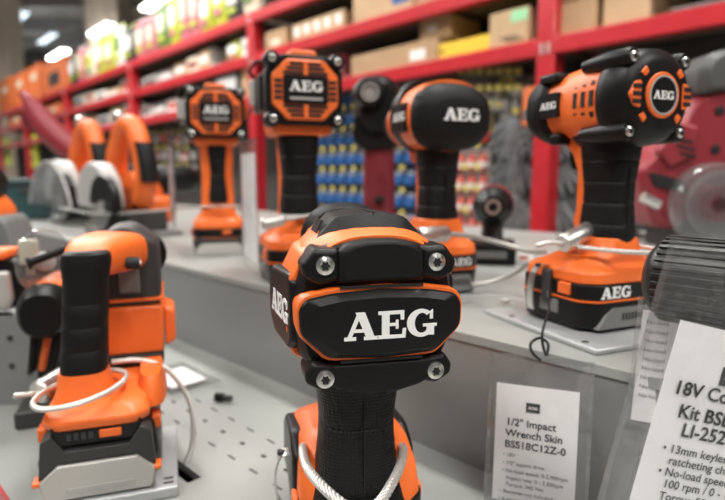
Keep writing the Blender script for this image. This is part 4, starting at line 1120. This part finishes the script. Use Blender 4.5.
# local: x along rack (to the left in view), y towards the camera, item occupies y in [-dep, 0]
def carton(m='cardboard', label=None, flaps=True, printed=False, cells=0, tape=True):
    def f(t, w, dep, h):
        b = MB().box((0, -dep/2, h/2), (w, dep, h)).build('box_body', m, t, bevel=.004)
        if tape: MB().box((0, -dep/2, h+.0006), (.05, dep*.98, .0012)).build('packing_tape', 'tape', t)
        if flaps: MB().box((0, -dep/2, h+.001), (w*.98, .004, .002)).build('flap_gap', 'dark', b)
        if label:
            lw, lh, lx, lz, lm = label
            MB().box((lx*w, .0008, lz*h), (lw*w, .0016, lh*h)).build('box_label', lm, b)
        if printed:
            for k in range(3): MB().box((-.18*w+.02*k, .0008, h*(.16+.06*k)), (w*.45, .0014, h*.025)).build('box_print', 'dark', b)
        for k in range(cells):
            MB().box(((k+.5)/cells*w - w/2, .0008, h*.62), (w/cells*.5, .0016, h*.42)).build('box_window', 'white', b)
    return f
B0 = 'cardboard cartons on the red rack'
_, zc = ritem('carton', 'long low brown carton with white label on the lower rack shelf', 'carton', 351, 437, 47, 0, .04, .40, carton('cardboard', (.16, .42, -.30, .45, 'white')), B0)
ritem('carton', 'small brown carton stacked on the long low carton', 'carton', 420, 451, 17, 0, .10, .25, carton('cardboard_light', (.3, .3, .1, .55, 'white')), B0, z0=zc+.002)
ritem('storage_crate', 'yellow storage crate between the low carton and the green labelled carton', 'crate', 439, 489, 39, 0, .03, .35, carton('yellow', (.05, .3, .42, .5, 'dark'), False, False, 0, False))
ritem('carton', 'tall brown carton with pale green label beside the rack post', 'carton', 490, 529, 10, 0, .03, .38, carton('cardboard_light', (.42, .30, -.27, .80, 'green_label'), True, True), B0)
ritem('carton', 'brown carton at the left end of the middle shelf', 'carton', 265, 286, 30, 1, .05, .30, carton('cardboard', (.4, .3, 0, .4, 'cream')), B0)
ritem('carton', 'brown carton with a row of white windows on the middle shelf', 'carton', 292, 344, 17, 1, .06, .35, carton('cardboard_light', None, True, False, 5), B0)
ritem('carton', 'large brown carton with blue and white label on the middle shelf', 'carton', 353, 412, -14, 1, .04, .45, carton('cardboard_light', (.28, .5, -.33, .55, 'blue')), B0)
ritem('carton', 'plain brown carton above the yellow crate on the middle shelf', 'carton', 416, 462, -34, 1, .06, .40, carton('cardboard'), B0)
ritem('carton', 'wide brown carton right of the rack post on the lower shelf', 'carton', 554, 598, -16, 0, .05, .42, carton('cardboard'), B0)
ritem('carton', 'second brown carton right of the rack post, lighter faced', 'carton', 605, 652, -20, 0, .06, .42, carton('cardboard_light'), B0)
ritem('carton', 'dark misprinted carton left of the long low carton', 'carton', 326, 346, 54, 0, .10, .30, carton('toolred_dark', (.6, .3, 0, .5, 'midgrey')), B0)
ritem('carton', 'brown carton hard against the second rack post', 'carton', 241, 254, 66, 0, .05, .30, carton('cardboard_light'), B0)
ritem('carton', 'dark carton with pale blue label above the smaller vented driver', 'carton', 214, 238, 72, 0, .04, .30, carton('charcoal', (.8, .55, 0, .55, 'lampbody')), B0)
# flat grey bundles
def bundle(n, m):
    def f(t, w, dep, h):
        for k in range(n):
            MB().box((random.uniform(-.02, .02), -dep/2, h*(k+.5)/n), (w*random.uniform(.85, 1), dep, h/n*.8)).build('sheet', m[k % len(m)], t, bevel=.003)
    return f
ritem('sheet_stack', 'stack of flat grey packs at the right end of the lower shelf', 'stack', 662, 735, 4, 0, .05, .40, bundle(5, ('lightgrey', 'midgrey')))
def pipes(t, w, dep, h):
    for k in range(6):
        a = Vector((-w*.5+.03*k, -.05-.02*(k % 3), .02+.05*(k % 2))); b = Vector((w*.45, -.08-.02*(k % 3), h*.55+.05*(k % 3)*.6))
        MB().tube([a, b], .018, 8).build('pipe', ('midgrey', 'lightgrey', 'charcoal')[k % 3], t)
ritem('pipe_bundle', 'bundle of grey pipes lying behind the yellow crate', 'pipes', 447, 487, 22, 0, .42, .1, pipes)
# bags on the top shelf, left bays
def bag(cols):
    def f(t, w, dep, h):
        rg = []
        for k in range(9):
            q = k/8; tw = w/2*(1 - .06*math.cos(2*PI*q)); th = dep/2*(math.sin(PI*(.06+.88*q))**.5)
            rg.append([(x, y-dep/2, z) for x, y, z in sup(h*q*.94, 0, 0, tw, th, 3.2, 14, 'z')])
        MB().loft(rg).build('bag_body', cols[0], t)
        MB().box((0, -dep/2, h*.965), (w*.94, .006, h*.07)).build('bag_seal', cols[1], t)
        MB().box((0, -.004, h*.55), (w*.62, .012, h*.34)).build('bag_label', cols[2], t, bevel=.003)
        MB().box((0, -.002, h*.26), (w*.5, .010, h*.10)).build('bag_strip', cols[3], t, bevel=.002)
    return f
combos = [('lime', 'leaf', 'white', 'pink'), ('white', 'lime', 'leaf', 'lime'), ('leaf', 'lime', 'cream', 'lime'), ('pink', 'white', 'cream', 'lime'), ('cream', 'pink', 'lime', 'leaf'), ('charcoal', 'lime', 'white', 'lime')]
words = {'lime': 'lime', 'white': 'white', 'leaf': 'green', 'pink': 'pink', 'cream': 'cream', 'charcoal': 'black'}
u = 66; i = 0
rnd = random.Random(21)
while u < 254:
    w = rnd.uniform(10, 15) * (0.7 + .5*(u-66)/190)
    hpx = rnd.uniform(36, 62) * (0.62 + .75*(u-66)/190)
    # keep clear of the rack posts
    if any(abs((u+w/2) - pu) < 1 for pu in (70, 137)): pass
    c = combos[rnd.randrange(6)]
    vb = 176 - 280*(u+w/2+150)/690
    nm = ['first', 'second', 'third', 'fourth', 'fifth', 'sixth', 'seventh', 'eighth', 'ninth', 'tenth', 'eleventh', 'twelfth', 'thirteenth', 'fourteenth', 'fifteenth', 'sixteenth', 'seventeenth', 'eighteenth', 'nineteenth', 'twentieth'][min(i, 19)]
    ritem('garden_bag', '%s bag with %s label, %s from the left on the top shelf' % (words[c[0]], words[c[2]], nm), 'bag', u, u+w-.6, vb-hpx, 2, .06, .12, bag(c), 'bagged garden products on the top shelf')
    u += w; i += 1
# orange tool cartons at the far left of the top shelf
for k, (u0, u1, vt, lb) in enumerate(((42, 64, 60, 'orange carton with dark square label, nearest the bags on the top shelf'), (26, 40, 66, 'orange carton second from the bags on the top shelf'), (12, 25, 74, 'orange carton third from the bags on the top shelf'), (-3, 11, 80, 'orange carton at the left edge on the top shelf'))):
    ritem('tool_carton', lb, 'carton', u0, u1, vt, 2, .06, .40, carton('orangebox', (.5, .4, 0, .45, 'dark') if k == 0 else (.4, .2, 0, .7, 'cream'), False, False, 0, False), 'orange tool cartons on the top shelf')
for k, (u0, u1, vt, lb) in enumerate(((28, 44, 108, 'orange carton on the middle shelf beneath the orange top row'), (8, 24, 113, 'orange carton at the left end of the middle shelf'), (46, 60, 104, 'dull orange carton on the middle shelf nearest the third post'))):
    ritem('tool_carton', lb, 'carton', u0, u1, vt, 1, .06, .40, carton('orangebox', (.4, .3, 0, .5, 'cream'), False, False, 0, False), 'orange tool cartons on the middle shelf')
# mixed small packs on the middle and lower shelves of the left bays
def pack(m, m2):
    def f(t, w, dep, h):
        MB().prism(rrect(-w/2, w/2, 0, h, min(w, h)*.12), 0, -dep, .006).build('pack_body', m, t, bevel=.004)
        MB().box((0, .001, h*.55), (w*.7, .006, h*.35)).build('pack_label', m2, t, bevel=.002)
        MB().box((0, -dep*.5, h+.004), (w*.4, .02, .008)).build('pack_tab', m2, t)
    return f
kinds = [('white', 'midgrey'), ('lightgrey', 'white'), ('cream', 'toolred'), ('cardboard_light', 'white'), ('lightgrey', 'charcoal'), ('white', 'redpack')]
def fill(u0, u1, lev, hmin, hmax, where, grp):
    u = u0; q_ = 0
    while u < u1:
        sc = (u+150)/690.0
        w = rnd.uniform(20, 38)*sc; h = rnd.uniform(hmin, hmax)*sc
        vb = 176 - ((129, 200, 272)[lev])*sc*1.0
        k = kinds[rnd.randrange(len(kinds))]
        q_ += 1
        ritem('retail_pack', where + ', ' + ['first', 'second', 'third', 'fourth', 'fifth', 'sixth', 'seventh', 'eighth', 'ninth', 'tenth', 'eleventh', 'twelfth', 'last'][min(q_-1, 12)] + ' from left', 'pack', u, min(u+w-.8, u1+2), vb-h, lev, .06+rnd.uniform(0, .05), .16, pack(*k), grp)
        u += w
fill(142, 210, 1, 34, 56, 'small pale retail pack on the middle shelf above the left saws', 'pale packs on the middle shelf')
fill(74, 132, 1, 30, 58, 'small pale retail pack on the middle shelf of the farther bay', 'pale packs on the farther middle shelf')
fill(76, 133, 0, 34, 60, 'small pale retail pack on the lower shelf of the farther bay', 'pale packs on the farther lower shelf')
fill(141, 208, 0, 34, 56, 'small pale retail pack on the lower shelf above the left saws', 'pale packs on the lower shelf')
ritem('garden_bag', 'lime and green bag alone on the middle shelf beside the white pack', 'bag', 224, 239, 38, 1, .06, .12, bag(combos[0]))
ritem('retail_pack', 'white upright pack beside the second rack post on the middle shelf', 'pack', 241, 250, 37, 1, .06, .16, pack('white', 'lightgrey'))

# ---------------- goods on hooks below the lower shelf
def hook(t_, z, d=.33, L=.20, zone='on the dark peg panel'):
    h = bpy.data.objects.new('peg_hook', None); COL.objects.link(h); h.location = R(t_, d, z); h.rotation_euler = (0, 0, rang)
    tag(h, 'yellow-ticketed hook ' + zone, 'hook', 'peg hooks with yellow tickets')
    if not hook.me:
        a = MB().tube([(0, 0, 0), (0, L-.01, 0), (0, L, .012)], .004, 6).build('rod', 'zinc', h); hook.me = a.data
        b = MB().box((0, L+.012, .022), (.036, .003, .026)).build('price_ticket', 'yellow_ticket', h); hook.me2 = b.data
    else:
        for n_, m_ in (('rod', hook.me), ('price_ticket', hook.me2)):
            o = bpy.data.objects.new(n_, m_); COL.objects.link(o); o.parent = h
    return h
hook.me = None; hook.me2 = None
PK = {}
def hung(kind, t_, z, label, cat, group, name, k=0):
    """pack hanging from a hook at rack position t_, hook height z"""
    o = bpy.data.objects.new(name, None); COL.objects.link(o)
    o.location = R(t_, .33-.13-.012*k, z); o.rotation_euler = (0, 0, rang + rnd.uniform(-.12, .12)); tag(o, label, cat, group); o.scale = {'blue': (.86, 1, .80), 'bluelight': (.86, 1, .80), 'bottle': (.92, 1.1, .85), 'reel': (.66, 1, .66)}.get(kind, (.95, 1, .85))
    if kind not in PK:
        P_ = []
        if kind in ('blue', 'bluelight'):
            P_.append((MB().prism(rrect(-.050, .050, -.110, .012, .006), .002, -.002).build('backing_card', 'bluedark' if kind == 'blue' else 'blue', o)))
            P_.append((MB().prism(rp([(-.042, -.104), (.042, -.104), (.046, -.040), (.030, -.028), (-.030, -.028), (-.046, -.040)], .008), .030, 0, .010).build('blister', 'blue', o, bevel=.003)))
            P_.append((MB().box((0, .003, -.012), (.07, .003, .022)).build('header_print', 'lightgrey', o)))
        elif kind == 'reel':
            P_.append(MB(Matrix.Translation((0, .02, -.065))).lathe([(.020, -.018), (.058, -.016), (.060, 0), (.058, .016), (.020, .018)], n=24).build('reel', 'redpack', o))
            P_.append(MB(Matrix.Translation((0, .02, -.065))).lathe([(.019, -.02), (.026, .014), (.024, .022), (.010, .024)], n=18).build('reel_hub', 'lightgrey', o))
            P_.append(MB().prism(rrect(-.055, .055, -.125, .012, .006), .001, -.002).build('backing_card', 'cream', o))
        elif kind == 'bottle':
            P_.append(MB(Matrix.Translation((0, .018, -.125))).lathe([(.022, 0), (.027, .006), (.027, .060), (.016, .078), (.012, .084), (.012, .10)], n=16, ax='z').build('bottle', 'redpack', o))
            P_.append(MB(Matrix.Translation((0, .018, -.125))).lathe([(.0275, .018), (.0275, .050)], n=16, ax='z').build('bottle_label', 'white', o))
            P_.append(MB().prism(rrect(-.036, .036, -.13, .012, .006), .001, -.002).build('backing_card', 'lightgrey', o))
        elif kind in ('dark', 'yellow'):
            P_.append(MB().prism(rrect(-.040, .040, -.130, .012, .006), .002, -.002).build('backing_card', 'charcoal' if kind == 'dark' else 'yellow_ticket', o))
            P_.append(MB().prism(rp([(-.014, -.12), (.014, -.12), (.018, -.06), (.008, -.02), (-.008, -.02), (-.018, -.06)], .006), .024, 0, .006).build('hand_tool', 'lightgrey' if kind == 'dark' else 'charcoal', o, bevel=.003))
        elif kind == 'grey':
            P_.append(MB().prism(rrect(-.045, .045, -.120, .012, .006), .002, -.002).build('backing_card', 'midgrey', o))
            P_.append(MB().prism(rp([(-.035, -.11), (.035, -.11), (.035, -.03), (-.035, -.03)], .01), .026, 0, .008).build('blister', 'lightgrey', o, bevel=.003))
        PK[kind] = [(p.name.split('.')[0], p.data) for p in P_]
    else:
        for n_, m_ in PK[kind]:
            q = bpy.data.objects.new(n_, m_); COL.objects.link(q); q.parent = o
    return o
def glove(t_, z, k, label):
    o = bpy.data.objects.new('work_glove', None); COL.objects.link(o)
    o.location = R(t_, .16 - .045*k, z); o.rotation_euler = (rnd.uniform(-.06, .06), 0, rang + rnd.uniform(-.35, .35)); tag(o, label, 'glove', 'grey work gloves'); o.scale = (.85, 1.0, .85)
    mb = MB()
    mb.loft([sup(z_, 0, 0, a, b, 2.6, 18, 'z') for z_, a, b in ((.012, .036, .012), (-.01, .042, .018), (-.05, .046, .022), (-.10, .056, .024), (-.135, .056, .020))])
    for j, (x, L, dxx) in enumerate(((-.040, .085, -.034), (-.014, .10, -.012), (.014, .098, .014), (.040, .080, .036))):
        mb.tube([(x, 0, -.115), (x+dxx*.5, .004, -.135-L*.4), (x+dxx, .012, -.135-L)], [.017, .0155, .010], 10)
    mb.tube([(.045, .006, -.055), (.068, .014, -.09), (.074, .020, -.135)], [.018, .016, .011], 10)
    mb.build('glove_body', 'glove', o, sharp=70)
    MB().loft([sup(z_, 0, 0, a, b, 2.6, 18, 'z') for z_, a, b in ((.022, .034, .012), (-.004, .041, .017))]).build('cuff', 'charcoal', o)
    return o
# blue packs: rows at these pixel heights (hook level), between columns
rows = [96, 115, 134, 153, 172, 191, 210]
RW = ['one', 'two', 'three', 'four', 'five', 'six', 'seven']
OW = ['first', 'second', 'third', 'fourth', 'fifth', 'sixth', 'seventh', 'eighth', 'ninth', 'tenth', 'eleventh']
for ri, v in enumerate(rows):
    t_, z = rhit(330, v, .2)
    a0, _ = rhit(418, v, .2); a1, _ = rhit(300, v, .2)
    n = 11
    for k in range(n):
        tt = a0 + (a1-a0)*(k+.5)/n
        hook(tt, z, zone='over the %s blue pack from the right, row %s' % (OW[k], RW[ri]))
        hung('blue' if (k+ri) % 3 else 'bluelight', tt, z, 'blue blister pack on the peg panel, %s from the right in row %s' % (OW[k], RW[ri]), 'pack', 'blue blister packs on the peg panel', 'blister_pack')
for ri, v in enumerate((128, 150, 171, 192, 213)):
    t_, z = rhit(470, v, .2)
    a0, _ = rhit(492, v, .2); a1, _ = rhit(448, v, .2)
    n = 4
    for k in range(n):
        tt = a0 + (a1-a0)*(k+.5)/n
        hook(tt, z, zone='over the %s red pack from the right, row %s' % (OW[k], RW[ri]))
        if ri == 0: hung('reel', tt, z, 'red line reel on card, %s from the right beside the gloves' % OW[k], 'reel', 'red reels on the peg panel', 'line_reel')
        else: hung('bottle', tt, z, 'small red bottle on card below the reels, %s from the right, row %s' % (OW[k], ['', 'one', 'two', 'three', 'four'][ri]), 'bottle', 'red bottles on the peg panel', 'carded_bottle')
for ri, v in enumerate((116, 152, 190)):
    for ci, uu in enumerate((519, 556)):
        t_, z = rhit(uu, v, .15)
        hook(t_, z, .33, .24, 'holding %s gloves in the %s row' % (('left', 'right')[ci], ('top', 'middle', 'bottom')[ri]))
        for k in range(5):
            g_ = glove(t_, z-.016, (0, .25, .5, .75, 1)[k], 'grey work glove, %s of the %s glove fan in the %s row' % (('far left', 'far right', 'left', 'right', 'front')[k], ('left', 'right')[ci], ('top', 'middle', 'bottom')[ri]))
            g_.rotation_euler[1] = (.85, -.85, .42, -.42, 0)[k]
# grey packs high under the shelf and in the left bay
for ri, v in enumerate((78, 94, 110)):
    for ci in range(7):
        uu = 470 + ci*9.5
        if ri == 2 and uu > 512: continue
        t_, z = rhit(uu, v, .2); hook(t_, z, zone='%s from the left, row %s under the lower rack shelf' % (OW[ci], RW[ri]))
        hung(('grey', 'dark', 'grey', 'yellow', 'dark')[(ci*2+ri) % 5], t_, z, '%s carded pack under the lower rack shelf, %s from the left, row %s' % (('grey', 'black', 'grey', 'yellow', 'black')[(ci*2+ri) % 5], OW[ci], RW[ri]), 'pack', 'carded packs under the shelf', 'carded_pack')
for ri, v in enumerate((134, 150, 166)):
    for ci in range(8):
        uu = 142 + ci*7.5
        t_, z = rhit(uu, v, .2); hook(t_, z, zone='behind the saws, %s from the left, row %s' % (OW[ci], RW[ri]))
        hung(('grey', 'bottle', 'grey', 'reel')[(ci+ri*3) % 4], t_, z, 'small carded pack hanging behind the left saws, %s from the left, row %s' % (OW[ci], RW[ri]), 'pack', 'carded packs behind the saws', 'carded_pack')
for ri, v in enumerate((62, 88, 116)):
    for ci in range(5):
        uu = 566 + ci*36
        t_, z = rhit(uu, v - (ci*2), .2)
        if z > LZ[0]-.12: continue
        hook(t_, z, zone='right of the rack post, %s out, row %s' % (OW[ci], RW[ri]))
        hung('grey', t_, z, 'grey carded pack right of the rack post, %s out, row %s' % (OW[ci], RW[ri]), 'pack', 'grey carded packs right of the post', 'carded_pack')
# hi-vis vests
def vest(u, v, depth_d, label):
    t_, z = rhit(u, v, depth_d)
    o = thing('safety_vest', label, 'vest', R(t_, depth_d, z), rang, group='yellow safety vests')
    MB().prism(rp([(-.16, -.50), (.16, -.50), (.17, -.22), (.20, .0), (.09, .05), (.05, -.10), (-.05, -.10), (-.09, .05), (-.20, .0), (-.17, -.22)], .02), .03, -.03, .006).build('vest_body', 'hivis', o, bevel=.005)
    for x in (-.10, .10): MB().box((x, .032, -.24), (.045, .004, .50)).build('reflective_band', 'lightgrey', o)
    MB().box((0, .033, -.32), (.32, .004, .05)).build('waist_band', 'charcoal', o)
    MB().tube(cr([(-.12, 0, .02), (0, 0, .07), (.12, 0, .02)], 6), .008, 6).build('hanger', 'charcoal', o)
    return o
vest(33, 138, .10, 'yellow safety vest hanging right of its twin behind the mitre saw arm')
vest(6, 140, .10, 'yellow safety vest hanging at the left edge')
q = at(18, 178, 1.9)
t = thing('tool_case', 'dark teal case on the bench behind the clear saw shield', 'case', (q.x, 1.95, UP), math.radians(20))
MB().box((0, 0, .07), (.13, .10, .139)).build('case_body', 'tealdark', t, bevel=.008)
MB().box((0, -.051, .12), (.10, .004, .01)).build('case_lid_seam', 'dark', t)
MB().box((0, -.053, .10), (.03, .006, .02)).build('latch', 'charcoal', t, bevel=.002)
sensor(29, 252, .66, 'cream sensor block beside the grinder disc at the left', .018, .030, 'cream', False)
